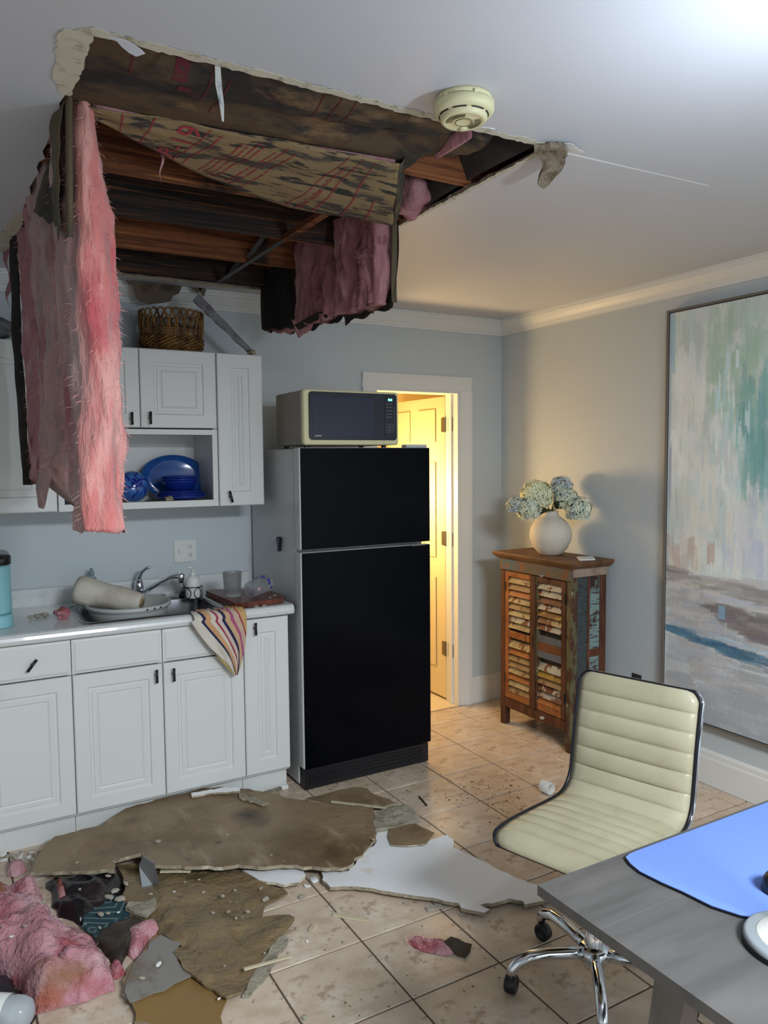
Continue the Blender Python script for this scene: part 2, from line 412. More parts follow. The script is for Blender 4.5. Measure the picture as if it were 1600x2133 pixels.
box(bm, (DX1-.027, BACK+.05, 0), (DX1-.015, BACK+.078, DZ-.015)); box(bm, (DX0+.015, BACK+.05, 0), (DX0+.027, BACK+.078, DZ-.015))
struct(obj('trim_4', bm, M['trim']))
# hall behind the door
HB = 5.3
poly_wall('wall_hall_back', [((1.3, HB, 0), (3.3, HB+.1, H))], M['hallwall'])
poly_wall('wall_hall_left', [((1.2, BACK+.12, 0), (1.3, HB, H))], M['hallwall'])
poly_wall('wall_hall_right', [((2.95, BACK+.12, 0), (3.05, HB, H))], M['hallwall'])
struct(obj('ceiling_hall', bx((1.2, BACK+.12, H), (3.1, HB, H+.1)), M['hallwall']))
struct(obj('floor_hall', bx((1.2, BACK, -.06), (3.1, HB, -.001)), M['hallfloor']))
# door leaf, open into the hall
door = thing('door_1', 'open white six-panel door standing in the lit hall', 'door', (2.705, BACK+.128, 0))
del door['category']; del door['label']; struct(door)
LX0, LX1, LY0, LY1 = 2.705, 2.740, BACK+.130, BACK+.83
obj('door_leaf', bx((LX0, LY0, .012), (LX1, LY1, DZ-.02), .002), M['hallwall'], door)
pw = (LY1-LY0-.30)/2
for c in range(2):
    ya = LY0+.10+c*(pw+.10)
    for za, zb in ((.2, .78), (.90, 1.50), (1.62, 1.83)):
        rings = []
        for ins, dx in ((0, -.001), (.012, .007), (.03, .007), (.045, .001), (.046, .001)):
            rings.append([(LX0-.001+dx*1 if False else LX0-.006+dx, ya+ins, za+ins), (LX0-.006+dx, ya+pw-ins, za+ins), (LX0-.006+dx, ya+pw-ins, zb-ins), (LX0-.006+dx, ya+ins, zb-ins)])
        b2 = bmesh.new(); V = [[b2.verts.new(p) for p in r] for r in rings]
        for a, b in zip(V, V[1:]):
            for k in range(4): b2.faces.new((a[k], a[(k+1) % 4], b[(k+1) % 4], b[k]))
        b2.faces.new(V[-1]); b2.faces.new(V[0][::-1])
        obj('door_panel', b2, M['hallwall'], door)
M['brushed'] = mat('brushed_nickel', '8f8a80', .3, 1.0)
for z in (.33, 1.026, 1.73):
    b2 = bmesh.new(); yh = BACK+.112
    prism(b2, [(yh-.042+p[0], z+p[1]) for p in rrect(.05, .088, .008)], LX0-.0035, LX0+.001, 0)
    tube(b2, [(LX0-.004, BACK+.126, z-.046), (LX0-.004, BACK+.126, z+.046)], .006, 10)
    prism(b2, [(BACK+.150+p[0], z+p[1]) for p in rrect(.038, .088, .008)], LX0-.003, LX0+.001, 0)
    hg = obj('hinge', b2, M['brushed'], door)
    for dz in (-.03, 0, .03):
        obj('screw', lathe(bmesh.new(), [(0, .0045), (.004, .004), (.004, 0)], (LX0-.001, yh-.05, z+dz), 8, (-1, 0, 0)), M['brushed'], hg)
# two small hall lamps give the warm light
M['bulbwarm'] = mat('warm_bulb', 'fff0c8', .5, emit=('ffdc96', 6.0))
for i, (x, y) in enumerate(((2.22, 4.22), (2.46, 4.22))):
    t = thing('table_lamp', ('left' if i == 0 else 'right')+' one of two small warm lamps glowing in the hall behind the refrigerator', 'lamp', (x, y, 0), group='warm lamps in the hall')
    obj('stand', lathe(bmesh.new(), [(0, 0), (.08, 0), (.08, .012), (.012, .02), (.012, 1.10), (.02, 1.11), (.02, 1.125), (0, 1.125)], (x, y, 0), 16), M['black'], t)
    obj('bulb', lathe(bmesh.new(), [(.012, 1.125), (.014, 1.14), (.026, 1.16), (.026, 1.175), (.012, 1.188), (0, 1.19)], (x, y, 0), 16), M['bulbwarm'], t, True)
print('setting ok')
# ================================================================== KITCHEN UNITS
CF = 3.215          # front plane of the base doors
def ring_face(bm, rings):
    V = [[bm.verts.new(p) for p in r] for r in rings]
    for a, b in zip(V, V[1:]):
        for k in range(len(a)): bm.faces.new((a[k], a[(k+1) % len(a)], b[(k+1) % len(a)], b[k]))
    bm.faces.new(V[0][::-1]); bm.faces.new(V[-1]); return bm
def front_panel(x0, x1, z0, z1, yf, th=.019, ins=.062, raised=True):
    prof = [(0, th), (0, .004), (.004, 0)]
    if raised: prof += [(ins, 0), (ins+.005, .006), (ins+.014, .006), (ins+.016, .003), (ins+.030, .003), (ins+.036, .007), (ins+.040, .0035), (ins+.042, .0035)]
    else: prof = [(0, th), (0, .006), (.005, .005), (.012, .002), (.014, 0), (.016, 0)]
    return ring_face(bmesh.new(), [[(x0+i, yf+d, z0+i), (x1-i, yf+d, z0+i), (x1-i, yf+d, z1-i), (x0+i, yf+d, z1-i)] for i, d in prof])
def bar_handle(x, z, yf, ang=0, ln=.055):
    bm = bmesh.new(); a = math.radians(ang); dx, dz = math.sin(a)*ln/2, math.cos(a)*ln/2
    c = Vector((x, yf-.024, z)); d = Vector((dx, 0, dz))
    tube(bm, [c-d, c+d], .0055, 10)
    tube(bm, [(x, yf+.0005, z), (x, yf-.024, z)], .0045, 8)
    return bm
def hang(door, x, z, yf, ang=0): obj('handle', bar_handle(x, z, yf, ang), M['black'], door, True)
XS = [-0.62, -0.31, 0.050, 0.416, 0.772, 1.127, 1.341]
units = [(2, 3, 'white base cabinet with drawer at the far left, below the aqua coffee maker', 'R'),
         (3, 4, 'white base cabinet with drawer front left of the sink cabinet with the towel', 'R'),
         (4, 5, 'white base cabinet with the striped towel hanging over its drawer front', 'L'),
         (5, 6, 'narrow white base cabinet with one tall door beside the refrigerator', 'L')]
for a, b, lab, hs in units:
    x0, x1 = XS[a], XS[b]
    t = thing('base_cabinet', lab, 'cabinet', ((x0+x1)/2, 3.5, 0), group='white base cabinets')
    bm = bmesh.new(); th = .016
    box(bm, (x0+.001, CF+.0195, .10), (x0+th, BACK-.003, .822)); box(bm, (x1-th, CF+.0195, .10), (x1-.001, BACK-.003, .822))
    box(bm, (x0+th, CF+.0195, .10), (x1-th, BACK-.003, .116)); box(bm, (x0+th, BACK-.015, .116), (x1-th, BACK-.003, .822))
    obj('body', bm, M['cab'], t)
    obj('toe_kick', bx((x0+.001, CF+.055, 0), (x1-.001, CF+.075, .0995)), M['cab'], t)
    g = .0018
    if b-a == 1 and a < 5:
        dr = obj('drawer', front_panel(x0+g, x1-g, .682, .820, CF, raised=False), M['cab'], t)
        dz1 = .676
    else: dz1 = .818
    d = obj('door', front_panel(x0+g, x1-g, .112, dz1, CF, ins=.055 if a < 5 else .062), M['cab'], t)
    if a == 2:
        hang(d, .150, .632, CF)
        hang(dr, .272, .744, CF, 38)
    elif a == 3: hang(d, .741, .632, CF)
    elif a == 4: hang(d, .812, .628, CF)
    else: hang(d, 1.176, .779, CF)
# worktop with backsplash and sink cut-out
SX0, SX1, SY0, SY1 = .478, 1.075, 3.250, 3.672
WX0, WX1 = -.05, 1.362
t = thing('worktop', 'white laminate worktop with rolled front edge and low backsplash', 'worktop', (.6, 3.5, .825))
bm = bmesh.new()
def rolled(xa, xb):
    pr = [(SY0, .87), (3.215, .87), (3.204, .866), (3.197, .856), (3.194, .845), (3.197, .832), (3.204, .826), (3.215, .824), (SY0, .824)]
    prism(bm, pr, xa, xb, 0)
rolled(WX0, WX1)
box(bm, (WX0, SY0, .824), (SX0, 3.79, .87)); box(bm, (SX1, SY0, .824), (WX1, 3.79, .87)); box(bm, (SX0, SY1, .824), (SX1, 3.79, .87))
obj('slab', bm, M['count'], t)
bm = bmesh.new(); prism(bm, [(3.79, .824), (3.79, .935), (3.794, .946), (3.803, .950), (BACK-.002, .950), (BACK-.002, .824)], WX0, WX1, 0)
obj('backsplash', bm, M['count'], t)
# sink
t = thing('sink', 'stainless steel drop-in sink under the striped towel', 'sink', ((SX0+SX1)/2, 3.46, .72))
bm = bmesh.new()
def rr3(cx, cy, w, d, r, z, n=5): return [(cx+p[0], cy+p[1], z) for p in rrect(w, d, r, n)]
cx, cy = (SX0+SX1)/2, (SY0+SY1)/2; w, d = SX1-SX0, SY1-SY0
V = [[bm.verts.new(p) for p in r] for r in (rr3(cx, cy, w+.024, d+.024, .03, .8705), rr3(cx, cy, w+.02, d+.02, .03, .8745), rr3(cx, cy, w-.03, d-.03, .04, .8735), rr3(cx, cy, w-.045, d-.045, .045, .862), rr3(cx, cy, w-.07, d-.07, .05, .73), rr3(cx, cy, w-.13, d-.13, .05, .715))]
for a, b in zip(V, V[1:]):
    for k in range(len(a)): bm.faces.new((a[k], a[(k+1) % len(a)], b[(k+1) % len(a)], b[k]))
bm.faces.new(V[-1])
obj('bowl', bm, M['steel'], t, True)
obj('drain', lathe(bmesh.new(), [(0, .719), (.03, .718), (.042, .720), (.044, .716)], (.92, 3.46, 0), 20), M['steel'], t, True)
# drainer ridges at the right of the bowl
for k in range(4):
    xk = 1.088+.0*k; yk = 3.52+.035*k
    obj('drainer_rib', bx((1.084, 3.50+.034*k, .8695), (1.20-.012*k, 3.512+.034*k, .8735), .0015), M['steel'], t)
# faucet
t = thing('faucet', 'chrome single-lever kitchen faucet behind the white dish tub', 'faucet', (.80, 3.735, .871))
obj('base_plate', loft([[(.82+p[0], 3.735+p[1], z) for p in rrect(.20-i, .05-i, .024-i/2, 4)] for z, i in ((.871, 0), (.879, 0), (.883, .008))]), M['chrome'], t, True)
obj('column', lathe(bmesh.new(), [(.020, .883), (.021, .90), (.022, .93), (.019, .955), (.010, .962), (0, .963)], (.795, 3.735, 0), 20), M['chrome'], t, True)
obj('lever', tube(bmesh.new(), [(.795, 3.735, .958), (.798, 3.73, .975), (.806, 3.715, 1.0), (.822, 3.695, 1.018), (.836, 3.68, 1.022)], [.014, .011, .0085, .008, .006], 12, squash=1), M['chrome'], t, True)
obj('spout', tube(bmesh.new(), [(.80, 3.725, .90), (.83, 3.69, .918), (.88, 3.62, .962), (.905, 3.585, .982), (.93, 3.56, .988), (.95, 3.545, .988)], [.012, .0115, .010, .010, .011, .010], 12), M['chrome'], t, True)
obj('spray_head', lathe(bmesh.new(), [(0, 1.002), (.014, 1.0), (.016, .995), (.016, .972), (.013, .966), (.013, .957), (0, .957)], (.948, 3.55, 0), 16), M['chrome'], t, True)
t = thing('side_sprayer', 'white hand sprayer in a black holder right of the faucet spout', 'sprayer', (.985, 3.66, .874))
obj('holder', lathe(bmesh.new(), [(0, .874), (.02, .874), (.021, .884), (.014, .892), (.013, .90), (0, .90)], (.985, 3.66, 0), 16), M['black'], t, True)
obj('sprayer_body', tube(bmesh.new(), [(.985, 3.66, .898), (.982, 3.66, .93), (.976, 3.66, .96), (.968, 3.65, .985), (.958, 3.63, .995)], [.010, .0125, .013, .012, .007], 12), M['white'], t, True)
# ------------------------------------------------------------------ wall cabinets
UF = 3.47
UX = [0.060, .420, .768, 1.113, 1.335]
UZ0, UZ1 = 1.313, 2.018
def carcass(x0, x1, z0, z1):
    bm = bmesh.new(); th = .016; y0 = UF+.0195; y1 = BACK-.002
    box(bm, (x0, y0, z0), (x0+th, y1, z1)); box(bm, (x1-th, y0, z0), (x1, y1, z1)); box(bm, (x0+th, y0, z0), (x1-th, y1, z0+th)); box(bm, (x0+th, y0, z1-th), (x1-th, y1, z1)); box(bm, (x0+th, y1-.008, z0+th), (x1-th, y1, z1-th))
    return bm
t = thing('wall_cabinet', 'white wall cabinet behind the hanging insulation at the far left', 'cabinet', (.24, 3.64, UZ0), group='white wall cabinets')
obj('body', carcass(UX[0], UX[1]-.001, UZ0, UZ1), M['cab'], t)
obj('door', front_panel(UX[0]+.002, UX[1]-.003, UZ0+.002, UZ1, UF), M['cab'], t)
t = thing('wall_cabinet', 'white wall cabinet with two doors above an open shelf of blue dishes', 'cabinet', (.77, 3.64, UZ0), group='white wall cabinets')
bm = carcass(UX[1]+.001, UX[3]-.001, UZ0, UZ1)
box(bm, (UX[1]+.017, UF+.0195, 1.648), (UX[3]-.017, BACK-.0105, 1.664))
obj('body', bm, M['cab'], t)
bm = bmesh.new(); fw = .024
box(bm, (UX[1]+.002, UF+.002, UZ0), (UX[3]-.002, UF+.019, UZ0+.030), .001); box(bm, (UX[1]+.002, UF+.002, 1.640), (UX[3]-.002, UF+.019, 1.664), .001)
box(bm, (UX[1]+.002, UF+.002, UZ0+.030), (UX[1]+.026, UF+.019, 1.640), .001); box(bm, (UX[3]-.026, UF+.002, UZ0+.030), (UX[3]-.002, UF+.019, 1.640), .001)
obj('shelf_frame', bm, M['cab'], t)
d1 = obj('door', front_panel(UX[1]+.003, UX[2]-.0015, 1.670, UZ1-.002, UF, ins=.058), M['cab'], t); hang(d1, .727, 1.708, UF)
d2 = obj('door', front_panel(UX[2]+.0015, UX[3]-.003, 1.670, UZ1-.002, UF, ins=.058), M['cab'], t); hang(d2, .806, 1.712, UF)
t = thing('wall_cabinet', 'narrow tall white wall cabinet left of the microwave', 'cabinet', (1.22, 3.64, UZ0), group='white wall cabinets')
obj('body', carcass(UX[3]+.001, UX[4], UZ0-.002, UZ1), M['cab'], t)
M['cabspot'] = mat('cabinet_white_spotted', 'd8dad7', .4, layers=((55, '7d6a50', .735, .76),))
d = obj('door', front_panel(UX[3]+.003, UX[4], UZ0-.002, UZ1-.002, UF, ins=.065), M['cabspot'], t); hang(d, 1.163, 1.355, UF, -14)
# ------------------------------------------------------------------ dishes on the open shelf
SZ = UZ0+.031
M['blue'] = mat('blue_glaze', '14519b', .12, coat=.6, layers=((5, '0f3f86', .45, .65),))
M['navy'] = mat('navy_glaze', '162f86', .15, coat=.6)
M['cyan'] = mat('blue_plastic_film', '2a76c4', .15, coat=.5, layers=((9, '7fb4e4', .6, .72, (1, 1, .5)), (4, '1b5ba8', .5, .62)))
def plate(bm, c, r, z):
    return lathe(bm, [(0, z+.004), (r*.62, z+.004), (r*.68, z+.006), (r*.98, z+.016), (r, z+.018), (r, z+.0145), (r*.68, z), (0, z)], c, 40)
t = thing('oval_platter', 'large blue oval platter leaning against the back of the open shelf', 'platter', (.975, 3.74, SZ))
bm = bmesh.new(); prof = [(0, .010), (.62, .010), (.70, .006), (1.0, -.006), (1.0, -.010), (.68, .000), (0, .004)]
rings = []
tilt = math.radians(13)
for s, dd in prof:
    ring = []
    for k in range(48):
        a = 2*math.pi*k/48; u = .158*s*math.cos(a); v = .106*s*math.sin(a)
        z = .104+v; ring.append((.972+u, 3.700+(z)*math.sin(tilt)*.9+dd, SZ+.003+z*math.cos(tilt)))
    rings.append(ring)
V = [[bm.verts.new(p) for p in r] for r in rings if r]
for a, b in zip(V, V[1:]):
    for k in range(48):
        try: bm.faces.new((a[k], a[(k+1) % 48], b[(k+1) % 48], b[k]))
        except ValueError: pass
bmesh.ops.remove_doubles(bm, verts=bm.verts[:], dist=1e-5)
obj('platter_dish', bm, M['blue'], t, True)
for k in range(4):
    tag(obj('dinner_plate', plate(bmesh.new(), (.965+.004*(k % 2), 3.585+.003*k, 0), (.125, .122, .105, .100)[k], SZ+.001+.0075*k), M['navy'], None, True),
        ['lowest', 'second lowest', 'third', 'topmost'][k]+' navy plate in the stack below the blue bowls', 'plate', 'navy plates on the open shelf')
for k in range(3):
    z = SZ+.034+k*.011
    tag(obj('soup_bowl', lathe(bmesh.new(), [(0, z), (.045, z), (.05, z+.002), (.078, z+.040), (.086, z+.048), (.0875, z+.050), (.086, z+.052), (.08, z+.046), (.048, z+.007), (0, z+.006)], (.965, 3.588, 0), 40), M['navy'], None, True),
        ['lowest', 'middle', 'topmost'][k]+' navy bowl in the stack before the oval platter', 'bowl', 'navy bowls on the open shelf')
# white-rimmed bowl with swirl pattern, tipped on its side towards the room
t = thing('patterned_bowl', 'blue bowl with dark swirls and white rim tipped forward beside the insulation', 'bowl', (.765, 3.60, SZ))
ax = Vector((.10, -1.0, .28)).normalized(); c0 = Vector((.757, 3.605, SZ+.068))
M['swirl'] = mat('blue_glaze_light', '3c6cb0', .12, coat=.6, layers=((4, '2a57a0', .45, .6),))
u, v = frame_of(ax)
prof = [(.030, .045), (.045, .040), (.062, .020), (.0705, -.006), (.0725, -.012)]
bm = lathe(bmesh.new(), [(0, .046)]+prof, c0, 40, ax)
obj('bowl_outside', bm, M['swirl'], t, True)
obj('rim', lathe(bmesh.new(), [(.0725, -.012), (.0745, -.015), (.074, -.019), (.071, -.019), (.066, -.010), (.04, .030), (0, .036)], c0, 40, ax), M['white'], t, True)
def on_bowl(r, a):
    h = np.interp(r, [p[0] for p in [(0, .046)]+prof], [p[1] for p in [(0, .046)]+prof])
    return c0+ax*(h+.0006)+r*(u*math.cos(a)+v*math.sin(a))
for a0 in (0.3, 1.4, 2.4, 3.5, 4.5, 5.5):
    pts = [on_bowl(.012+.050*s+(.006*math.sin(s*9)), a0+.35*math.sin(s*5)+.25*s) for s in [i/12 for i in range(13)]]
    obj('swirl', tube(bmesh.new(), pts, [.005]*9+[.0045, .004, .003, .002], 6), M['navy'], t, True)
obj('swirl_centre', lathe(bmesh.new(), [(0, .049), (.02, .048), (.026, .0455)], c0, 20, ax), M['navy'], t, True)
# blue platters and plates half hidden at the left of the shelf
t = thing('oval_platter', 'blue platter standing upright behind the left strands of insulation', 'platter', (.50, 3.66, SZ))
bm = bmesh.new()
lathe(bm, [(0, .004), (.08, .004), (.09, 0), (.142, -.012), (.142, -.016), (.09, -.005), (0, -.002)], (.585, 3.69, SZ+.140), 40, (.0, -.97, .2))
obj('platter_dish', bm, M['cyan'], t, True)
for k in range(4):
    tag(obj('dinner_plate', plate(bmesh.new(), (.545, 3.59, 0), (.098, .095, .082, .080)[k], SZ+.001+.0085*k), M['navy'], None, True),
        ['lowest', 'second lowest', 'third', 'topmost'][k]+' navy plate at the left end of the shelf, behind insulation strands', 'plate', 'navy plates at the left of the shelf')
# crumb of plaster on the shelf edge
def lump(c, r, seed, squash=.6, n=2):
    bm = bmesh.new(); bmesh.ops.create_icosphere(bm, subdivisions=n, radius=r)
    rr = random.Random(seed)
    for v_ in bm.verts:
        f = 1+.45*noise.noise(v_.co*(1.6/r)+Vector((seed, 0, 0))); v_.co *= f; v_.co.z *= squash
        v_.co += Vector(c)
    return bm
tag(obj('plaster_crumb', lump((.885, 3.487, SZ+.010), .022, 3, .55), M['gyps'], None), 'crumbled plaster lump on the front edge of the open shelf', 'debris')
print('kitchen ok')
# ------------------------------------------------------------------ things on the worktop
CT = .8705
t = thing('dish_tub', 'oval off-white plastic dish tub set in the sink', 'tub', (.69, 3.47, .80))
bm = bmesh.new()
TC = (.692, 3.468)
def ov(sx, sy, z, n=48): return [(TC[0]+sx*math.cos(2*math.pi*k/n), TC[1]+sy*math.sin(2*math.pi*k/n), z) for k in range(n)]
rings = [ov(.13, .14, .815), ov(.148, .158, .82), ov(.166, .178, .875), ov(.168, .182, .888), ov(.178, .192, .891), ov(.180, .194, .905), ov(.176, .190, .908), ov(.168, .182, .905), ov(.160, .172, .87), ov(.142, .152, .826), ov(.12, .13, .822)]
V = [[bm.verts.new(p) for p in r] for r in rings]
for a, b in zip(V, V[1:]):
    for k in range(48): bm.faces.new((a[k], a[(k+1) % 48], b[(k+1) % 48], b[k]))
bm.faces.new(V[0][::-1]); bm.faces.new(V[-1])
M['tub'] = mat('tub_plastic', 'b5b8b4', .4)
obj('tub_body', bm, M['tub'], t, True)
for k in (7, 8, 9):
    a = math.radians(205+k*11)
    obj('rim_hole', lathe(bmesh.new(), [(0, .0012), (.0045, .0012), (.0045, 0)], (TC[0]+.180*math.cos(a), TC[1]+.194*math.sin(a), .898), 10, (math.cos(a), math.sin(a), 0)), M['dark'], t)
# paper towel roll
t = thing('paper_towel_roll', 'soggy paper towel roll lying across the dish tub', 'paper towel', (.58, 3.48, .93))
A, B = Vector((.495, 3.545, .966)), Vector((.735, 3.40, .907))
axd = (B-A).normalized(); u, v = frame_of(axd); rings = []
for i in range(15):
    s = i/14; c = A.lerp(B, s); r = .064-.021*s+.0025*math.sin(s*11)
    if i in (0, 14): r *= .93
    rings.append([c+r*(1+.05*noise.noise(Vector((math.cos(k*.26)*2, math.sin(k*.26)*2, s*5))))*(u*math.cos(2*math.pi*k/28)+v*math.sin(2*math.pi*k/28)) for k in range(28)])
# hollow end at the right
rings.append([B-axd*.012+.018*(u*math.cos(2*math.pi*k/28)+v*math.sin(2*math.pi*k/28)) for k in range(28)])
M['towelpaper'] = mat('damp_paper', 'cac3b5', .9, layers=((6, 'b5a99b', .5, .65),), bump=(40, .4))
obj('paper', loft(rings), M['towelpaper'], t, True)
obj('core', tube(bmesh.new(), [B-axd*.02, B+axd*.001], .017, 20), mat('cardboard', '8a7355', .9), t, True)
# dish soap bottle behind the roll
M['bottleglass'] = mat('clear_blue_plastic', 'b9cdd6', .1, trans=.6, ior=1.3)
t = thing('soap_bottle', 'small clear dish soap bottle with grey cap behind the paper towel roll', 'bottle', (.585, 3.745, CT))
obj('bottle_body', lathe(bmesh.new(), [(0, CT), (.022, CT), (.024, .875), (.024, .97), (.020, .985), (.011, .994), (.010, 1.0), (0, 1.0)], (.585, 3.745, 0), 20), M['bottleglass'], t, True)
obj('cap', lathe(bmesh.new(), [(.012, 1.0), (.013, 1.001), (.013, 1.014), (.008, 1.018), (.007, 1.030), (0, 1.031)], (.585, 3.745, 0), 16), mat('grey_cap', '7e8d94', .4), t, True)
# soap dispenser in wire caddy
t = thing('soap_dispenser', 'white pump soap bottle standing in a black wire holder', 'soap bottle', (1.01, 3.585, CT+.004))
sc = (1.012, 3.585, 0)
obj('bottle_body', lathe(bmesh.new(), [(0, .876), (.034, .876), (.036, .88), (.036, .955), (.034, .966), (.018, .978), (.014, .984), (0, .984)], sc, 24), M['white'], t, True)
bm = lathe(bmesh.new(), [(.015, .984), (.015, .994), (.006, .996), (.006, 1.012), (0, 1.012)], sc, 14)
tube(bm, [(1.012, 3.585, 1.012), (1.000, 3.585, 1.022), (.985, 3.582, 1.020)], [.007, .007, .004], 8)
obj('pump', bm, M['white'], t, True)
t = thing('wire_holder', 'black curled wire holder around the white soap bottle', 'holder', (1.012, 3.585, CT))
M['wire'] = mat('black_wire', '2a2a30', .3, .7)
def circ(c, r, z, n=24): return [(c[0]+r*math.cos(2*math.pi*k/n), c[1]+r*math.sin(2*math.pi*k/n), z) for k in range(n)]
obj('ring', tube(bmesh.new(), circ(sc, .041, .875), .0022, 6, closed=True), M['wire'], t, True)
obj('ring', tube(bmesh.new(), circ(sc, .042, .93), .0022, 6, closed=True), M['wire'], t, True)
for k in range(5):
    a0 = 2*math.pi*k/5
    pts = [(sc[0]+.0425*math.cos(a0+.45*math.sin(q)), sc[1]+.0425*math.sin(a0+.45*math.sin(q)), .902+.024*math.cos(q)) for q in [2*math.pi*i/16 for i in range(16)]]
    obj('wire_loop', tube(bmesh.new(), pts, .0017, 5, closed=True), M['wire'], t, True)
# cutting board
bd = [Vector((1.085, 3.625, 0)), Vector((1.100, 3.245, 0)), Vector((1.15, 3.215, 0)), Vector((1.325, 3.235, 0)), Vector((1.350, 3.28, 0)), Vector((1.350, 3.47, 0)), Vector((1.30, 3.56, 0)), Vector((1.12, 3.645, 0))]
bm = bmesh.new(); prism(bm, [(p.x, p.y) for p in bd], .8745, .896)
M['board'] = mat('cutting_board_wood', '6d3422', .35, layers=((7, '4c2016', .45, .62, (6, .6, 1), 5),))
tag(obj('cutting_board', bm, M['board']), 'reddish brown wooden cutting board lying at the worktop end', 'cutting board')
BZ = .8965
M['glass'] = mat('clear_glass', 'e9efee', .03, trans=.9, ior=1.3, alpha=.45)
def tumbler(bm, c, axis, h, r0, r1, th=.003):
    return lathe(bm, [(0, 0), (r0, 0), (r0+.001, .004), (r1, h), (r1-th, h), (r0-th, .012), (0, .012)], c, 32, axis)
t = thing('drinking_glass', 'clear ribbed glass tumbler standing upright on the cutting board', 'glass', (1.150, 3.42, BZ))
obj('tumbler_body', tumbler(bmesh.new(), (1.150, 3.42, BZ), (0, 0, 1), .112, .037, .045), M['glass'], t, True)
for k in range(6):
    obj('rib', tube(bmesh.new(), circ((1.150, 3.42, 0), .0392+.0009*k, BZ+.022+.0125*k, 28), .0012, 5, closed=True), M['glass'], t, True)
t = thing('drinking_glass', 'glass tumbler with blue marks lying on its side on the cutting board', 'glass', (1.23, 3.36, BZ))
ca, da = Vector((1.195, 3.310, BZ+.0405)), Vector((.78, .45, .10)).normalized()
obj('tumbler_body', tumbler(bmesh.new(), ca, da, .118, .035, .042), M['glass'], t, True)
M['bluemark'] = mat('blue_enamel', '39409a', .3); M['pinkmark'] = mat('pink_enamel', 'c9a3a8', .3)
u, v = frame_of(da)
for k in range(14):
    a = k*2.4; hh = .02+.088*((k*.37) % 1); r = .0365+.0065*hh/.118
    c = ca+da*hh+r*(u*math.cos(a)+v*math.sin(a)); nn = (u*math.cos(a)+v*math.sin(a))
    obj('painted_leaf', lathe(bmesh.new(), [(0, .0012), (.006, .0009), (.0095, .0)], c, 6, nn), M['bluemark' if k % 3 else 'pinkmark'], t)
# striped towel over the edge
t = thing('striped_towel', 'multicoloured striped kitchen towel hanging in a point over the worktop edge', 'towel', (1.0, 3.19, .88))
NU, NV = 30, 44
prof_pts = []
def towel_pt(uu, vv):
    # vv 0..1 from on the worktop, over the edge and down; uu across
    s = vv*.36
    if s < .06: y, z = 3.26-s, .876
    elif s < .10:
        q = (s-.06)/.04*math.pi/2; y, z = 3.20-.022*math.sin(q), .856+.022*math.cos(q)-.002
    else: y, z = 3.180, .854-(s-.10)
    k = min(1, vv/.30)
    left = .885+.012*math.sin(k*1.5)
    right = 1.125
    if vv > .28:
        q = (vv-.28)/.72
        left = .880+q**1.15*.185; right = 1.128-.050*q**2.2
    elif vv < .16: left += .03*(1-vv/.16)**2+.0; right -= .02*(1-vv/.16)
    x = left+(right-left)*uu
    fold = .012*math.sin(uu*9+vv*2)*min(1, vv/.3)+.006*noise.noise(Vector((uu*6, vv*7, 2)))
    y -= abs(fold)*.9+.004
    if s < .06: z += .010*abs(noise.noise(Vector((uu*7, vv*30, 1))))+.002
    if vv > .28: z -= .012*math.sin(uu*math.pi)*(1-vv)
    return Vector((x, y, z))
bm = bmesh.new(); uvl = bm.loops.layers.uv.new('UVMap')
grid = [[bm.verts.new(towel_pt(i/NU, j/NV)) for i in range(NU+1)] for j in range(NV+1)]
for j in range(NV):
    for i in range(NU):
        f = bm.faces.new((grid[j][i], grid[j][i+1], grid[j+1][i+1], grid[j+1][i]))
        for lp, (a, b) in zip(f.loops, ((i, j), (i+1, j), (i+1, j+1), (i, j+1))): lp[uvl].uv = (a/NU, b/NV)
m = mat('striped_cotton', 'cfc6b6', .9, bump=(160, .3))
nt = m.node_tree; N = nt.nodes; L = nt.links
uvn = N.new('ShaderNodeUVMap'); uvn.uv_map = 'UVMap'
sep = N.new('ShaderNodeSeparateXYZ'); L.new(uvn.outputs[0], sep.inputs[0])
# stripes run from the upper left to the lower right: value = u - 0.62 v
ma = N.new('ShaderNodeMath'); ma.operation = 'MULTIPLY_ADD'; ma.inputs[1].default_value = -.55; L.new(sep.outputs[1], ma.inputs[0]); L.new(sep.outputs[0], ma.inputs[2])
mb = N.new('ShaderNodeMath'); mb.operation = 'ADD'; mb.inputs[1].default_value = .56; L.new(ma.outputs[0], mb.inputs[0])
mc = N.new('ShaderNodeMath'); mc.operation = 'DIVIDE'; mc.inputs[1].default_value = 1.56; L.new(mb.outputs[0], mc.inputs[0])
cr = N.new('ShaderNodeValToRGB'); cr.color_ramp.interpolation = 'CONSTANT'
stops = [(0, 'c2aa54'), (.12, '23283f'), (.14, 'cfc8bb'), (.36, '252a4a'), (.40, 'c99a70'), (.47, 'cfc6b6'), (.52, '9b3848'), (.55, 'cdb9b0'), (.60, '23284a'), (.64, 'c4a57e'), (.70, 'a8507a'), (.735, 'c0a892'), (.80, '9b3848'), (.82, 'c4a06a'), (.92, '98592f')]
els = cr.color_ramp.elements
els[0].position = 0; els[0].color = srgb(stops[0][1]); els[1].position = stops[1][0]; els[1].color = srgb(stops[1][1])
for p_, c_ in stops[2:]:
    e = els.new(p_); e.color = srgb(c_)
L.new(mc.outputs[0], cr.inputs[0]); L.new(cr.outputs[0], N['Principled BSDF'].inputs['Base Color'])
tw = obj('cloth', bm, m, t, True)
so = tw.modifiers.new('thickness', 'SOLIDIFY'); so.thickness = .003; so.offset = 0
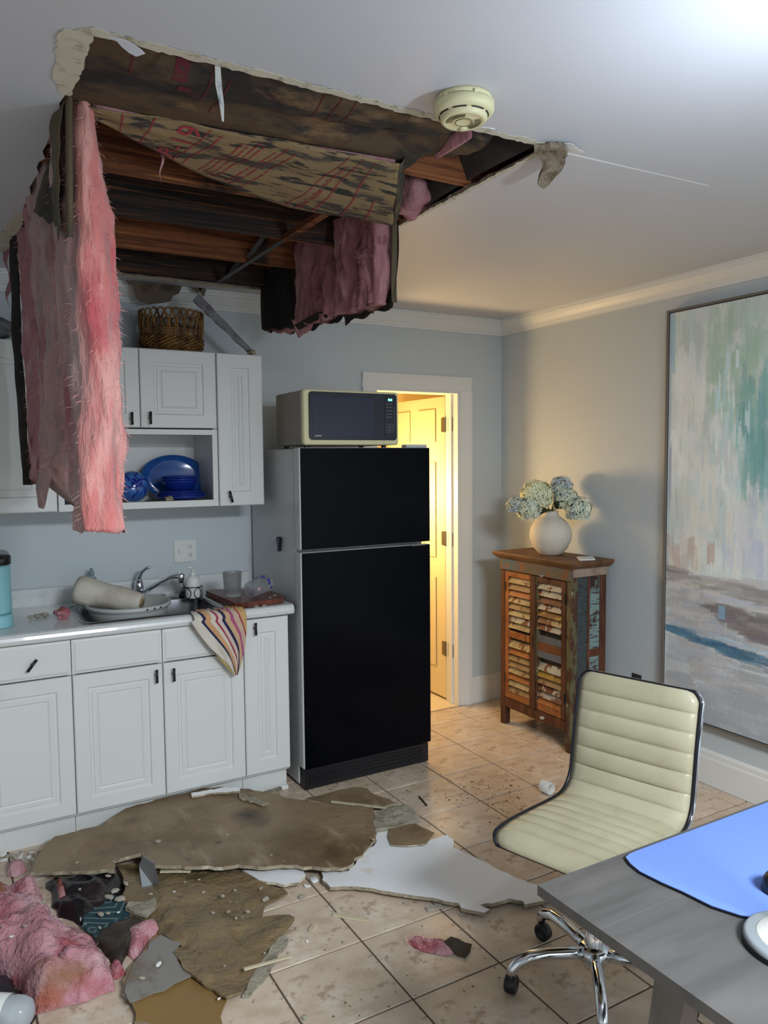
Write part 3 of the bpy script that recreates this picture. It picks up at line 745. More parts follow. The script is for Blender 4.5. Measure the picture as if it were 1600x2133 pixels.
# coffee maker
t = thing('coffee_maker', 'aqua blue coffee maker with dark chrome lid at the left worktop end', 'coffee maker', (.11, 3.49, CT))
M['aqua'] = mat('aqua_plastic', '8cc6cf', .25, coat=.3)
kc = (.118, 3.47)
def kring(w, d_, z, r=.045): return [(kc[0]+p[0], kc[1]+p[1], z) for p in rrect(w, d_, r, 6)]
obj('body', loft([kring(.215, .26, z, .06) for z in (.928, .93, 1.04, 1.10)]+[kring(.215, .26, 1.112, .06), kring(.205, .25, 1.118, .06)]), M['aqua'], t, True)
obj('base', loft([kring(.22, .265, z, .06) for z in (CT+.0005, .874, .915)]+[kring(.212, .257, .921, .06)]), M['aqua'], t, True)
obj('seam', loft([kring(.212, .257, z, .06) for z in (.9205, .9285)]), mat('aqua_shadow_seam', '5d9aa5', .4), t, True)
obj('lid', loft([kring(.212, .257, 1.1185, .06), kring(.222, .267, 1.121, .06), kring(.222, .267, 1.150, .06), kring(.205, .25, 1.158, .06)]), mat('dark_chrome', '4a4d50', .18, .9), t, True)
bm = bmesh.new(); prism(bm, [(.18, 1.025), (.2262, 1.032), (.2262, 1.022), (.20, 1.012)], 3.44, 3.50, 1)
obj('side_notch', bm, mat('aqua_dark', '3d6a70', .5), t)
# litter on the worktop
M['chipm'] = mat('plaster_chip', 'a9a294', .9, layers=((30, '7f7667', .5, .7),))
for k, (x, y, r_) in enumerate(((.33, 3.50, .020), (.355, 3.515, .018), (.30, 3.49, .014))):
    tag(obj('plaster_chip', lump((x, y, CT+.008), r_, 20+k, .45, 1), M['chipm']), ('largest', 'rearmost', 'leftmost')[k]+' plaster chip beside the coffee maker on the worktop', 'debris', 'plaster chips on the worktop')
tag(obj('wool_tuft', lump((.415, 3.42, CT+.022), .030, 31, .8, 3), M['pinkwet'], None, True), 'wet pink insulation tuft on the worktop left of the sink', 'insulation')
for k, (x, y, r_) in enumerate(((1.115, 3.232, .011), (1.19, 3.218, .013), (1.225, 3.215, .012), (1.31, 3.30, .008), (1.27, 3.26, .007))):
    zz_ = (CT if y < 3.235 else BZ)+.004
    tag(obj('plaster_chip', lump((x, y, zz_), r_, 40+k, .5, 1), M['chipm']), ['plaster chip left of the cutting board, by the towel', 'biggest plaster chip in front of the cutting board', 'plaster chip at the worktop edge right of the biggest one', 'tiny plaster chip on the cutting board beside the lying glass', 'tiniest plaster chip on the front of the cutting board'][k], 'debris', 'plaster chips by the cutting board')
# wall plate with switch and socket over the worktop
t = thing('wall_plate', 'white double wall plate with switch and socket above the worktop', 'outlet', (1.042, BACK-.003, 1.072))
obj('plate', loft([[(1.042+p[0], y, 1.073+p[1]) for p in rrect(.114-i, .112-i, .006, 3)] for y, i in ((BACK-.0005, 0), (BACK-.005, 0), (BACK-.007, .006))]), M['white'], t)
obj('switch', bx((1.008, BACK-.016, 1.064), (1.016, BACK-.006, 1.084), .001), M['white'], t)
for dz in (.020, -.020):
    so_ = obj('socket', loft([[(1.066+p[0], y, 1.073+dz+p[1]) for p in rrect(.033, .028, .012, 5)] for y in (BACK-.0065, BACK-.0095)]), M['white'], t)
    for dx in (-.006, .006): obj('slot', bx((1.066+dx-.0012, BACK-.0102, 1.073+dz-.002), (1.066+dx+.0012, BACK-.0094, 1.073+dz+.008)), M['dark'], so_)
    obj('slot', bx((1.0635, BACK-.0102, 1.073+dz-.0095), (1.0685, BACK-.0094, 1.073+dz-.0055)), M['dark'], so_)
# ------------------------------------------------------------------ basket on the wall cabinets
t = thing('wicker_basket', 'brown wicker basket with looped rim on top of the white wall cabinets', 'basket', (.955, 3.635, UZ1))
M['wicker'] = mat('wicker', '8b6430', .6, layers=((18, '54351a', .45, .62), (30, 'b08a4a', .6, .75)), bump=(60, .4))
bc = (.957, 3.635); Z0 = UZ1+.001
def brad(s): return .118+.020*math.sin(min(1, s*1.25)*1.9)
obj('bottom', lathe(bmesh.new(), [(0, Z0), (.115, Z0), (.118, Z0+.006), (0, Z0+.006)], (bc[0], bc[1], 0), 32), M['wicker'], t)
NS = 26
for rr_ in range(12):
    s = rr_/22; z = Z0+.008+rr_*.0085
    pts = []
    for k in range(NS*4):
        a = 2*math.pi*k/(NS*4); ph = math.cos(NS*a/2*2+(math.pi if rr_ % 2 else 0))
        r = brad(s)+.0035*math.cos(NS*a+(math.pi if rr_ % 2 else 0)); pts.append((bc[0]+r*1.02*math.cos(a), bc[1]+r*.92*math.sin(a), z))
    obj('weave', tube(bmesh.new(), pts, .0034, 5, closed=True), M['wicker'], t, True)
for k in range(NS):
    a = 2*math.pi*k/NS
    pts = [(bc[0]+brad(s)*1.02*math.cos(a), bc[1]+brad(s)*.92*math.sin(a), Z0+.004+.187*s) for s in (0, .25, .45, .6)]
    obj('stake', tube(bmesh.new(), pts, .0036, 5), M['wicker'], t, True)
for k in range(NS//2*2):
    for off in (0, .05):
        pts = []
        for i in range(9):
            s = i/8; a = 2*math.pi*(k+2.2*s)/NS+off
            hgt = .58+.44*math.sin(math.pi*s)**.7; r = brad(.75)+.002+.003*(1 if off else -1)
            pts.append((bc[0]+r*1.02*math.cos(a), bc[1]+r*.92*math.sin(a), Z0+.187*hgt*(1 if s not in (0, 1) else .98)))
        obj('rim_loop', tube(bmesh.new(), pts, .003, 5), M['wicker'], t, True)
for k in range(NS):
    a0 = 2*math.pi*k/NS
    pts = [(bc[0]+(brad(s)+.006)*1.02*math.cos(a0+.5*s*2), bc[1]+(brad(s)+.006)*.92*math.sin(a0+.5*s*2), Z0+.006+.06*s) for s in (0, .35, .7, 1)]
    obj('foot_braid', tube(bmesh.new(), pts, .004, 5), M['wicker'], t, True)
# strip of plasterboard fallen against the cabinets
M['strip'] = mat('grey_board', '77777a', .85, layers=((10, '4e4d50', .5, .65), (25, '9c978c', .6, .72)), bump=(40, .5))
a, b = Vector((1.035, 3.50, 2.262)), Vector((1.290, 3.50, 2.034))
dr_ = (b-a).normalized(); nrm = Vector((dr_.z, 0, -dr_.x)); rings = []
rr = random.Random(4)
for i in range(13):
    s = i/12; c = a.lerp(b, s); w = .021-.009*s
    j = [rr.uniform(-.003, .003) for _ in range(4)]
    rings.append([c+nrm*(w+j[0])+Vector((0, -.005, 0)), c+nrm*(-w+j[1])+Vector((0, -.006, 0)), c+nrm*(-w+j[2])+Vector((0, .007, 0)), c+nrm*(w+j[3])+Vector((0, .007, 0))])
tag(obj('plasterboard_strip', loft(rings), M['strip']), 'grey strip of broken plasterboard leaning down onto the narrow wall cabinet', 'debris')
tag(obj('plaster_crumb', lump((1.292, 3.485, UZ1+.012), .022, 12, .55, 2), M['gyps']), 'crumbled end of broken plaster on top of the narrow wall cabinet', 'debris')
# brown paper hanging from the opening in front of the crown moulding
bm = bmesh.new(); prism(bm, [(.80, 2.352), (1.03, 2.352), (1.015, 2.315), (.985, 2.30), (.975, 2.275), (.93, 2.262), (.87, 2.25), (.83, 2.262), (.81, 2.30)], 3.700, 3.702, 1)
M['brownpaper'] = mat('brown_paper', '6f6151', .9, layers=((7, '4f4437', .5, .62),))
obj('hanging_paper', bm, M['brownpaper'], ceiling)
for x, w, z in ((1.10, .03, 2.325), (1.13, .02, 2.31), (.79, .02, 2.33)):
    bm = bmesh.new(); prism(bm, [(x-w, 2.352), (x+w, 2.352), (x+w*.4, z+.006), (x, z)], 3.706, 3.7075, 1); obj('hanging_paper', bm, M['brownpaper'], ceiling)
bm = lump((.16, 3.62, UZ1+.05), .12, 77, .55, 3)
tag(obj('ceiling_debris', bm, M['strip']), 'dark lump of fallen ceiling board on top of the far left wall cabinet', 'debris')
print('counter ok')
# ================================================================== REFRIGERATOR AND MICROWAVE
FX0, FX1, FY = 1.384, 2.080, 3.163
t = thing('refrigerator', 'tall white refrigerator with two glossy black door fronts', 'refrigerator', (1.73, 3.48, 0))
obj('body', bx((FX0+.004, FY+.072, .012), (FX1-.004, 3.79, 1.572), .006, 2), M['fridgew'], t)
for nm, za, zb in (('freezer_door', 1.116, 1.577), ('fresh_food_door', .105, 1.104)):
    d = obj(nm, bx((FX0, FY+.004, za), (FX1, FY+.066, zb), .006, 2), M['fridgew'], t)
    obj('black_panel', bx((FX0+.006, FY, za+.002), (FX1-.003, FY+.004, zb-.002), .0015), M['blackgl'], d)
bm = bx((FX0+.008, FY+.010, .005), (FX1-.012, FY+.066, .100), .002)
g = obj('kick_grille', bm, M['black'], t)
for k in range(4): obj('grille_slat', bx((FX0+.03, FY+.0055, .025+.017*k), (FX1-.05, FY+.0105, .033+.017*k), .001), M['black'], g)
obj('hinge_cover', bx((FX1-.13, FY+.01, 1.577), (FX1-.01, FY+.06, 1.592), .004), M['fridgew'], t)
obj('handle_tab', bx((FX1-.115, FY-.006, 1.099), (FX1-.03, FY+.002, 1.107), .002), M['steel'], t)
for x in (FX0+.05, FX1-.05):
    obj('foot', lathe(bmesh.new(), [(0, 0), (.018, 0), (.018, .012), (0, .012)], (x, 3.70, 0), 12), M['black'], t)
# water drops stuck to the side are left to the gloss; magnet clip on the fridge side
t = thing('magnetic_clip', 'small black clip stuck to the side of the refrigerator', 'clip', (FX0, 3.40, 1.12))
bm = bmesh.new(); prism(bm, [(3.425, 1.150), (3.415, 1.158), (3.405, 1.148), (3.398, 1.158), (3.385, 1.150), (3.392, 1.128), (3.398, 1.118), (3.398, 1.092), (3.408, 1.088), (3.414, 1.092), (3.414, 1.118), (3.422, 1.130)], FX0-.012, FX0+.001+.0025, 0)
obj('clip_body', bm, mat('navy_black', '14152a', .3), t)
# microwave
t = thing('microwave', 'cream microwave with dark glass door standing on the refrigerator', 'microwave', (1.665, 3.36, 1.577))
MX0, MX1, MY, MZ0, MZ1 = 1.418, 1.916, 3.188, 1.589, 1.840
M['mwcase'] = mat('microwave_case', '8f8a80', .45, layers=((60, '5d574d', .73, .76),))
obj('case', bx((MX0+.004, MY+.028, MZ0), (MX1-.006, 3.52, MZ1-.004), .004), M['mwcase'], t)
fr = obj('front_frame', loft([[((MX0+MX1)/2+p[0], y, (MZ0+MZ1)/2+p[1]) for p in rrect(MX1-MX0-i, MZ1-MZ0-i, .014, 4)] for y, i in ((MY+.028, 0), (MY+.006, 0), (MY, .010))]), M['cream'], t)
obj('frame_seam', bx((1.8335, MY-.0003, MZ0+.003), (1.8350, MY+.001, MZ1-.003)), mat('seam', '6d6850', .6), fr)
gx0, gx1, gz0, gz1 = 1.444, 1.904, 1.612, 1.830-.0
M['mwglass'] = mat('microwave_glass', '23252f', .08, spec=.6)
dg = obj('door_glass', loft([[((gx0+gx1)/2+p[0], y, (gz0+gz1)/2+p[1]) for p in rrect(gx1-gx0-i, gz1-gz0-i, .016, 5)] for y, i in ((MY+.001, 0), (MY-.004, 0), (MY-.005, .004))]), M['mwglass'], t)
obj('window_mesh', bx((1.462, MY-.0058, 1.630), (1.775, MY-.0048, 1.806)), mat('oven_window', '2d3040', .12), dg)
cp = obj('control_panel', loft([[(1.868+p[0], y, (gz0+gz1)/2+p[1]) for p in rrect(.064, gz1-gz0-.012, .010, 4)] for y in (MY-.0048, MY-.0062)]), mat('control_panel', '24282d', .3), t)
obj('display', bx((1.848, MY-.0068, 1.794), (1.888, MY-.0060, 1.812)), mat('display_black', '0c2427', .2), cp)
def flat_text(txt, size, x, y, z, m, parent, name='lettering', bold=0.0):
    vs, fs = text_mesh(txt, size)
    return obj(name, ([(x+v.x, y, z+v.y) for v in vs], fs), m, parent)
flat_text('858', .016, 1.8535, MY-.0072, 1.7975, mat('display_digits', '9ff7f0', .5, emit=('8ff5ee', 2.2)), cp, 'display_digits')
flat_text('SANYO', .0095, 1.472, MY-.0062, 1.6275, mat('logo_white', 'e4e4e8', .5), dg)
M['keymark'] = mat('key_print', '8d949c', .5)
for r_ in range(5):
    for c_ in range(2):
        x = 1.846+c_*.017; z = 1.782-r_*.015-(.002 if r_ > 1 else 0)
        obj('key_print', bx((x, MY-.0067, z), (x+.012, MY-.0061, z+.0022)), M['keymark'], cp)
for r_ in range(9):
    obj('key_print', bx((1.887, MY-.0067, 1.762-r_*.0125), (1.8905, MY-.0061, 1.7655-r_*.0125)), M['keymark'], cp)
def key_frame(x, z, w, h):
    bm = bmesh.new(); s = .0007
    for lo_, hi_ in (((x, z), (x+w, z+s)), ((x, z+h-s), (x+w, z+h)), ((x, z+s), (x+s, z+h-s)), ((x+w-s, z+s), (x+w, z+h-s))): box(bm, (lo_[0], MY-.0067, lo_[1]), (hi_[0], MY-.0061, hi_[1]))
    return obj('key', bm, M['keymark'], cp)
for x in (1.846, 1.865):
    for z in (1.648, 1.662, 1.678): key_frame(x, z, .016, .011)
for x in (MX0+.04, MX1-.05):
    for y in (MY+.06, 3.48): obj('foot', lathe(bmesh.new(), [(0, 1.5775), (.012, 1.5775), (.012, MZ0), (0, MZ0)], (x, y, 0), 12), M['black'], t)
for k, (x, y) in enumerate(((1.45, 3.42), (1.47, 3.30))):
    tag(obj('plaster_crumb', lump((x, y, MZ1-.001), .007, 90+k, .6, 1), M['gyps']), ('rear', 'front')[k]+' tiny plaster crumb on top of the microwave', 'debris', 'plaster crumbs on the microwave')
# ================================================================== PAINTING
t = thing('framed_painting', 'tall abstract painting in pale greens and greys on the right wall', 'painting', (3.02, 1.93, .28))
PY0, PY1, PZ0, PZ1 = 1.33, 2.528, .281, 2.208
PXF = 3.0
bm = bmesh.new()
fw = .010
box(bm, (PXF, PY0, PZ0), (RIGHT-.001, PY0+fw, PZ1)); box(bm, (PXF, PY1-fw, PZ0), (RIGHT-.001, PY1, PZ1))
box(bm, (PXF, PY0+fw, PZ0), (RIGHT-.001, PY1-fw, PZ0+fw)); box(bm, (PXF, PY0+fw, PZ1-fw), (RIGHT-.001, PY1-fw, PZ1))
obj('frame', bm, mat('taupe_frame', '6f6a61', .4), t)
# canvas painted stroke by stroke into a colour attribute
NYp, NZp = 236, 380
cy0, cy1, cz0, cz1 = PY0+fw+.004, PY1-fw-.004, PZ0+fw+.004, PZ1-fw-.004
img = np.zeros((NZp, NYp, 3)); rng = np.random.default_rng(5)
def hx(h): return np.array(srgb(h)[:3])
# u = 0 at the photo's left edge (far end of the wall), v = 0 at the top
vv = np.linspace(0, 1, NZp)[::-1][:, None]; uu = np.linspace(1, 0, NYp)[None, :]
img[:] = hx('c3c6c4')
def blend(mask, c, a): img[:] = img*(1-a*mask[..., None])+hx(c)*(a*mask[..., None])
def stroke(u, v, w, h, c, a, rag=.25):
    "one ragged brush mark centred at u, v"
    j0, j1 = int((1-(u+w/2))*NYp), int((1-(u-w/2))*NYp); i0, i1 = int((1-(v+h/2))*NZp), int((1-(v-h/2))*NZp)
    j0, j1, i0, i1 = max(j0, 0), min(j1, NYp), max(i0, 0), min(i1, NZp)
    if j1-j0 < 1 or i1-i0 < 1: return
    if h > w:
        e0 = rng.integers(0, max(1, int((i1-i0)*rag)), j1-j0); e1 = rng.integers(0, max(1, int((i1-i0)*rag)), j1-j0)
        for k in range(j1-j0):
            s = slice(i0+e0[k], i1-e1[k]); aa = a*rng.uniform(.65, 1); img[s, j0+k] = img[s, j0+k]*(1-aa)+hx(c)*aa
    else:
        e0 = rng.integers(0, max(1, int((j1-j0)*rag)), i1-i0); e1 = rng.integers(0, max(1, int((j1-j0)*rag)), i1-i0)
        for k in range(i1-i0):
            s = slice(j0+e0[k], j1-e1[k]); aa = a*rng.uniform(.65, 1); img[i0+k, s] = img[i0+k, s]*(1-aa)+hx(c)*aa
U = lambda a, b: rng.uniform(a, b)
pal_top = ['c9cac8', 'bfc3c0', 'b2b8b4', 'cfcfca', 'b9c4c0', 'c4c8cc', 'aeb9b4', 'd3d0c8', 'b5c6c6']
for _ in range(900):
    stroke(U(0, 1), U(0, .62), U(.012, .05), U(.04, .14), pal_top[rng.integers(len(pal_top))], U(.4, .9))
for _ in range(45): stroke(U(.02, .34), U(.03, .6), U(.035, .075), U(.06, .13), ['dadad5', 'd6d8d6', 'cfd3d2'][rng.integers(3)], U(.45, .8), .35)
for _ in range(120): stroke(U(.18, .5), U(.02, .26), U(.02, .06), U(.03, .10), ['a3b8a6', '9cb3a2', 'b3c4b4'][rng.integers(3)], U(.3, .7))
for _ in range(150): stroke(U(.30, .62)+.1*U(0, 1), U(.16, .43), U(.015, .05), U(.04, .13), ['6f9f98', '7da8a0', '5f928e', '86b0ae', '739aa2'][rng.integers(5)], U(.35, .8))
for _ in range(60): stroke(U(.22, .36), U(.12, .46), U(.006, .014), U(.03, .09), ['dbe2e0', '9fc0bd', 'b8cfd4'][rng.integers(3)], U(.4, .9))
for _ in range(60): stroke(U(.28, .7), U(.45, .60), U(.02, .05), U(.04, .12), ['b9b9cc', 'c9c6cc', 'aeb2c6', 'd2cfc6'][rng.integers(4)], U(.3, .8))
for _ in range(50): stroke(U(.0, .3), U(.42, .60), U(.015, .04), U(.05, .13), ['d3cfc3', 'c8c8c0', 'b8c6c6', 'd6d0c4'][rng.integers(4)], U(.4, .8))
for _ in range(24): stroke(U(.0, .16), U(.55, .64), U(.02, .04), U(.03, .07), ['b7a49c', 'b1a8a2', 'c0b4ae'][rng.integers(3)], U(.4, .8))
stroke(.018, .07, .022, .16, '8fb3c4', .8); stroke(.012, .40, .014, .18, '8d90a8', .7)
stroke(.21, .585, .035, .06, 'b39a90', .8)
# lower part: horizontal marks
for _ in range(700): stroke(U(0, 1), U(.64, 1.0), U(.08, .25), U(.008, .022), ['b3b2b3', 'a6a5a8', 'bcb8b6', '9d9c9e', 'c2c0c2', 'aeb0ba', 'b4aca6'][rng.integers(7)], U(.4, .9))
for _ in range(70):
    u = U(-.02, .5); stroke(u, .640+.05*u+U(-.012, .022), U(.08, .16), U(.006, .013), ['8b8683', '969390', '7d7876', 'a29a96'][rng.integers(4)], U(.4, .85))
for _ in range(130):
    u = U(.2, .8); stroke(u, .690+.10*u+U(-.025, .035)*min(1, (u-.12)*4), U(.05, .14), U(.008, .02), ['7b706c', '857a76', '6c6766', '8d8480', '746a70'][rng.integers(5)], U(.45, .9))
for _ in range(40): stroke(U(.0, .22), U(.665, .76), U(.04, .10), U(.008, .02), ['bab2ad', 'aca6a3', 'c2bbb5'][rng.integers(3)], U(.5, .9))
for _ in range(90):
    u = U(-.02, .6); stroke(u, .782+.075*u+U(-.010, .014)*(.5+u), U(.06, .16), U(.006, .012), ['44697f', '3c5c78', '537a90', '4a6275', '5d8296'][rng.integers(5)], U(.5, .95))
for _ in range(20):
    u = U(.2, .6); stroke(u, .775+.07*u-.014, U(.04, .09), U(.003, .007), ['9fb6c2', 'c3cdd2'][rng.integers(2)], U(.5, .9))
stroke(.262, .720, .03, .03, '86a9c0', .8); stroke(.28, .755, .016, .03, 'bdb8b0', .8)
for _ in range(110): stroke(U(0, .8), U(.90, 1.0), U(.1, .25), U(.01, .03), ['9ea1a6', '959a9f', 'a7a8ab'][rng.integers(3)], U(.3, .7))
ys = np.linspace(cy0, cy1, NYp); zs = np.linspace(cz0, cz1, NZp)
vs = [(PXF+.008, y, z) for z in zs for y in ys]
fs = [(i*NYp+j, i*NYp+j+1, (i+1)*NYp+j+1, (i+1)*NYp+j) for i in range(NZp-1) for j in range(NYp-1)]
me = bpy.data.meshes.new('canvas'); me.from_pydata(vs, [], fs)
ca_ = me.color_attributes.new('paint', 'FLOAT_COLOR', 'POINT')
buf = np.ones((NZp*NYp, 4), dtype=np.float32); buf[:, :3] = np.clip(img.reshape(-1, 3)*np.array([1.2, 1.28, 1.32]), 0, .85); ca_.data.foreach_set('color', buf.ravel())
m = mat('acrylic_paint', 'c0c0c0', .5, bump=(70, .25, (1, 1, .4)))
vc = m.node_tree.nodes.new('ShaderNodeVertexColor'); vc.layer_name = 'paint'
m.node_tree.links.new(vc.outputs[0], m.node_tree.nodes['Principled BSDF'].inputs['Base Color'])
me.materials.append(m); cv = bpy.data.objects.new('canvas', me); COL.objects.link(cv); cv.parent = t
me.transform(wm(t).inverted())
obj('backing', bx((PXF+.0095, PY0+fw, PZ0+fw), (RIGHT-.002, PY1-fw, PZ1-fw)), M['black'], t)
# bare socket in the right wall
t = thing('wall_socket', 'uncovered wall socket in a dark box opening beside the painting', 'outlet', (RIGHT-.004, 2.71, .38))
obj('box_opening', bx((RIGHT-.004, 2.682, .345), (RIGHT-.0005, 2.742, .415)), M['dark'], t)
s_ = obj('socket_face', bx((RIGHT-.012, 2.690, .352), (RIGHT-.004, 2.722, .388), .004), M['white'], t)
for dz in (.362, .378):
    for dy in (2.700, 2.712): obj('slot', bx((RIGHT-.0128, dy-.001, dz-.004), (RIGHT-.0118, dy+.001, dz+.003)), M['dark'], s_)
obj('screw', lathe(bmesh.new(), [(0, .003), (.004, .002), (.004, 0)], (RIGHT-.005, 2.706, .402), 8, (-1, 0, 0)), M['steel'], t)
print('fridge ok')
# ================================================================== RUSTIC CABINET
t = thing('shutter_cabinet', 'rustic reclaimed-wood cabinet with two louvred shutter doors', 'cabinet', (2.86, 3.16, 0))
def rw(name, base, l1, l2, l3=None):
    ls = [(10, l1, .45, .6, (1, 1, 1), 6)]
    if l2: ls.append((13, l2, .53, .57, (1, 1.3, 1), 7))
    if l3: ls.append((22, l3, .60, .66, (1, 1, 1), 6))
    return mat(name, base, .65, layers=ls, bump=(50, .35))
RW = [rw('paint_brown', '6b4026', '54301c', None), rw('paint_cream', 'a4956f', '8d7b56', '6a4127'), rw('paint_orange', '9a5f31', '80491f', None, '6b5a45'), rw('paint_white_chip', 'a3a093', '8b867a', '5e3322'),
      rw('paint_yellow', 'a08138', '876a2b', '6e4a26'), rw('paint_tan', '8c7350', '775f40', None, '5a3b26'), rw('paint_slate', '59626b', '4c545c', None, '6f4526'), rw('paint_red_chip', '5f3325', '4e271b', 'a39a8b')]
M['cabbrown'] = mat('dark_stained_wood', '5a3320', .6, layers=((8, '40210f', .45, .62, (3, 3, .5), 6), (16, '7a4a2a', .62, .74, (2, 2, .4))), bump=(40, .3, (2, 2, .3)))
M['cabgreen'] = mat('chipped_green_wood', '5c583d', .65, layers=((14, '4a2c1d', .48, .53, (2, 2, .7), 8), (26, '8f8c6a', .62, .66)), bump=(40, .4))
M['cabblue'] = mat('chipped_blue_wood', '3c474a', .7, layers=((26, '3b2a22', .56, .62, (1, 1, 3.2), 7), (18, '4f5a5e', .6, .7, (1, 1, 3))), bump=(60, .5, (1, 1, 3)))
M['cabteal'] = mat('flaking_pale_blue_wood', '7f9492', .7, layers=((6, '3c2620', .47, .52, (1, 1, .8), 5), (34, '3a2a24', .54, .58, (.4, .4, 4.5), 5)), bump=(60, .5, (1, 1, 3)))
KX0, KX1, KY0, KY1 = 2.742, 2.985, 2.872, 3.447
KZ = .962
# posts
ps = .042
for (xa, ya, mm) in ((KX0, KY0, 'cabgreen'), (KX0, KY1-ps, 'cabbrown'), (KX1-ps, KY0, 'cabbrown'), (KX1-ps, KY1-ps, 'cabbrown')):
    obj('leg', bx((xa, ya, 0), (xa+ps, ya+ps, KZ), .004), M[mm], t)
# top with moulded edge and frieze
bm = loft([[(KX0-.034+i, KY0-.034+i, z), (KX1+.02-i*.3, KY0-.034+i, z), (KX1+.02-i*.3, KY1+.034-i, z), (KX0-.034+i, KY1+.034-i, z)] for z, i in ((KZ-.004, .022), (.974, .006), (.980, .002), (.990, 0), (.995, .004))])
obj('top', bm, mat('top_wood', '6e4c31', .6, layers=((7, '54371f', .45, .6, (3, .6, 1), 6), (20, '8a6a4a', .62, .72, (2, .5, 1))), bump=(40, .3)), t)
M['frieze'] = mat('painted_frieze', '5c5348', .65, layers=((9, '46586a', .5, .58), (12, '7a4a2c', .58, .64)), bump=(40, .3))
obj('frieze', bx((KX0-.010, KY0+.002, .895), (KX0+.012, KY1-.002, KZ-.004), .002), M['frieze'], t)
obj('frieze', bx((KX0+.002, KY0-.010, .915), (KX1-.002, KY0+.010, KZ-.004), .002), rw('paint_pinkish', '9a8878', '86705f', None, '6b4a3a'), t)
obj('bottom_rail', bx((KX0+.002, KY0+ps, .105), (KX0+.022, KY1-ps, .160), .002), M['cabbrown'], t)
obj('back_panel', bx((KX1-.012, KY0+ps, .11), (KX1, KY1-ps, KZ-.01)), M['cabbrown'], t)
obj('shelf_floor', bx((KX0+.024, KY0+ps, .11), (KX1-.014, KY1-ps, .125)), M['cabbrown'], t)
# side panels (near end towards the camera)
for ya, yb in ((KY0+.008, KY0+.020), (KY1-.020, KY1-.008)):
    xm = (KX0+ps+KX1-ps)/2
    obj('side_panel', bx((KX0+ps, ya, .09), (xm-.006, yb, .915), .001), M['cabblue'], t)
    obj('side_panel', bx((xm+.008, ya, .09), (KX1-ps, yb, .915), .001), M['cabteal'], t)
    obj('side_batten', bx((xm-.006, ya-.004, .09), (xm+.008, yb+.002, .915), .001), M['cabbrown'], t)
obj('cross_batten', bx((xm+.008, KY0+.003, .49), (KX1-ps, KY0+.010, .53), .001), M['cabbrown'], t)
# doors
ym = (KY0+KY1)/2
DZ0, DZ1 = .165, .890
rr = random.Random(11)
for side in (1, 0):            # 1: far door (photo left), 0: near door (photo right)
    y0_, y1_ = (ym+.003, KY1-ps-.003) if side else (KY0+ps+.003, ym-.003)
    d = bpy.data.objects.new('door', None); COL.objects.link(d); d.parent = t; d.empty_display_size = .05
    sw = .030; xf, xb = KX0-.001, KX0+.021
    st_m = (RW[2], M['cabbrown']) if side else (M['cabbrown'], M['cabgreen'])
    # stiles: hinge side and meeting side
    hs_y = (y1_-sw, y1_) if side else (y0_, y0_+sw); ms_y = (y0_, y0_+sw) if side else (y1_-sw, y1_)
    obj('stile', bx((xf, hs_y[0], DZ0), (xb, hs_y[1], DZ1), .0015), st_m[0], d); obj('stile', bx((xf, ms_y[0], DZ0), (xb, ms_y[1], DZ1), .0015), st_m[1], d)
    if not side: obj('stile_bead', bx((xf-.006, ms_y[1]-.012, DZ0), (xf, ms_y[1]+.004, DZ1), .0015), M['cabbrown'], d)
    else: obj('stile_bead', bx((xf-.008, ms_y[0]-.004, DZ0), (xf, ms_y[0]+.014, DZ1), .002), M['cabbrown'], d)
    a, b = y0_+sw, y1_-sw
    obj('rail', bx((xf, a, DZ1-.030), (xb, b, DZ1), .0015), RW[2] if side else M['cabbrown'], d); obj('rail', bx((xf, a, DZ0), (xb, b, DZ0+.040), .0015), RW[2], d)
    if side: obj('mid_board', bx((xf, a, .515), (xb, b, .552), .0015), RW[2], d)
    else:
        for za, zb, mi in ((.540, .574, 6), (.492, .539, 0), (.455, .491, 6)): obj('mid_board', bx((xf, a, za), (xb, b, zb), .0015), RW[mi], d)
    zs_ = []
    z = DZ0+.041
    while z < DZ1-.062:
        if not (z+.036 > (.514 if side else .453) and z < (.552 if side else .574)): zs_.append(z)
        z += .0365
    seq = ([5, 1, 2, 1, 5, 5, 2, 1, 1, 3, 1, 5, 1, 2, 5, 1, 5] if side else [2, 3, 7, 5, 4, 3, 3, 1, 4, 7, 0, 3, 3, 7, 5, 7])
    for k, z in enumerate(zs_):
        bm = bmesh.new()
        # each slat slopes outwards and down like a shutter blade
        prism(bm, [(xf-.003, z), (xf+.003, z), (xb, z+.034), (xb-.004, z+.038)], a+.001, b-.001, 1)
        obj('slat', bm, RW[seq[k % len(seq)]], d)
    obj('door_backing', bx((xb, a, DZ0+.05), (xb+.003, b, DZ1-.04)), M['dark'], d)
    # ring pull and hinges
    yp = ms_y[1]+.006 if side else ms_y[0]+.01
    obj('ring_pull', tube(bmesh.new(), [(xf-.012, yp+.020*math.sin(q)*.7, .535+.036*math.cos(q)) for q in [math.pi*i/10*1.0 for i in range(11)]], .0022, 6), M['black'], d, True)
    for z in (.28, .80):
        yh = y1_ if side else y0_
        obj('hinge', bx((xf-.004, yh-.004, z-.028), (xf+.002, yh+.005, z+.028), .001), M['black'], d)
for z, yq in ((.893, ym-.075), (.128, ym-.085)):
    obj('catch', lump((KX0-.014, yq, z+.008), .014, 61, .55, 2), RW[3], t, True)
print('cabinet ok')
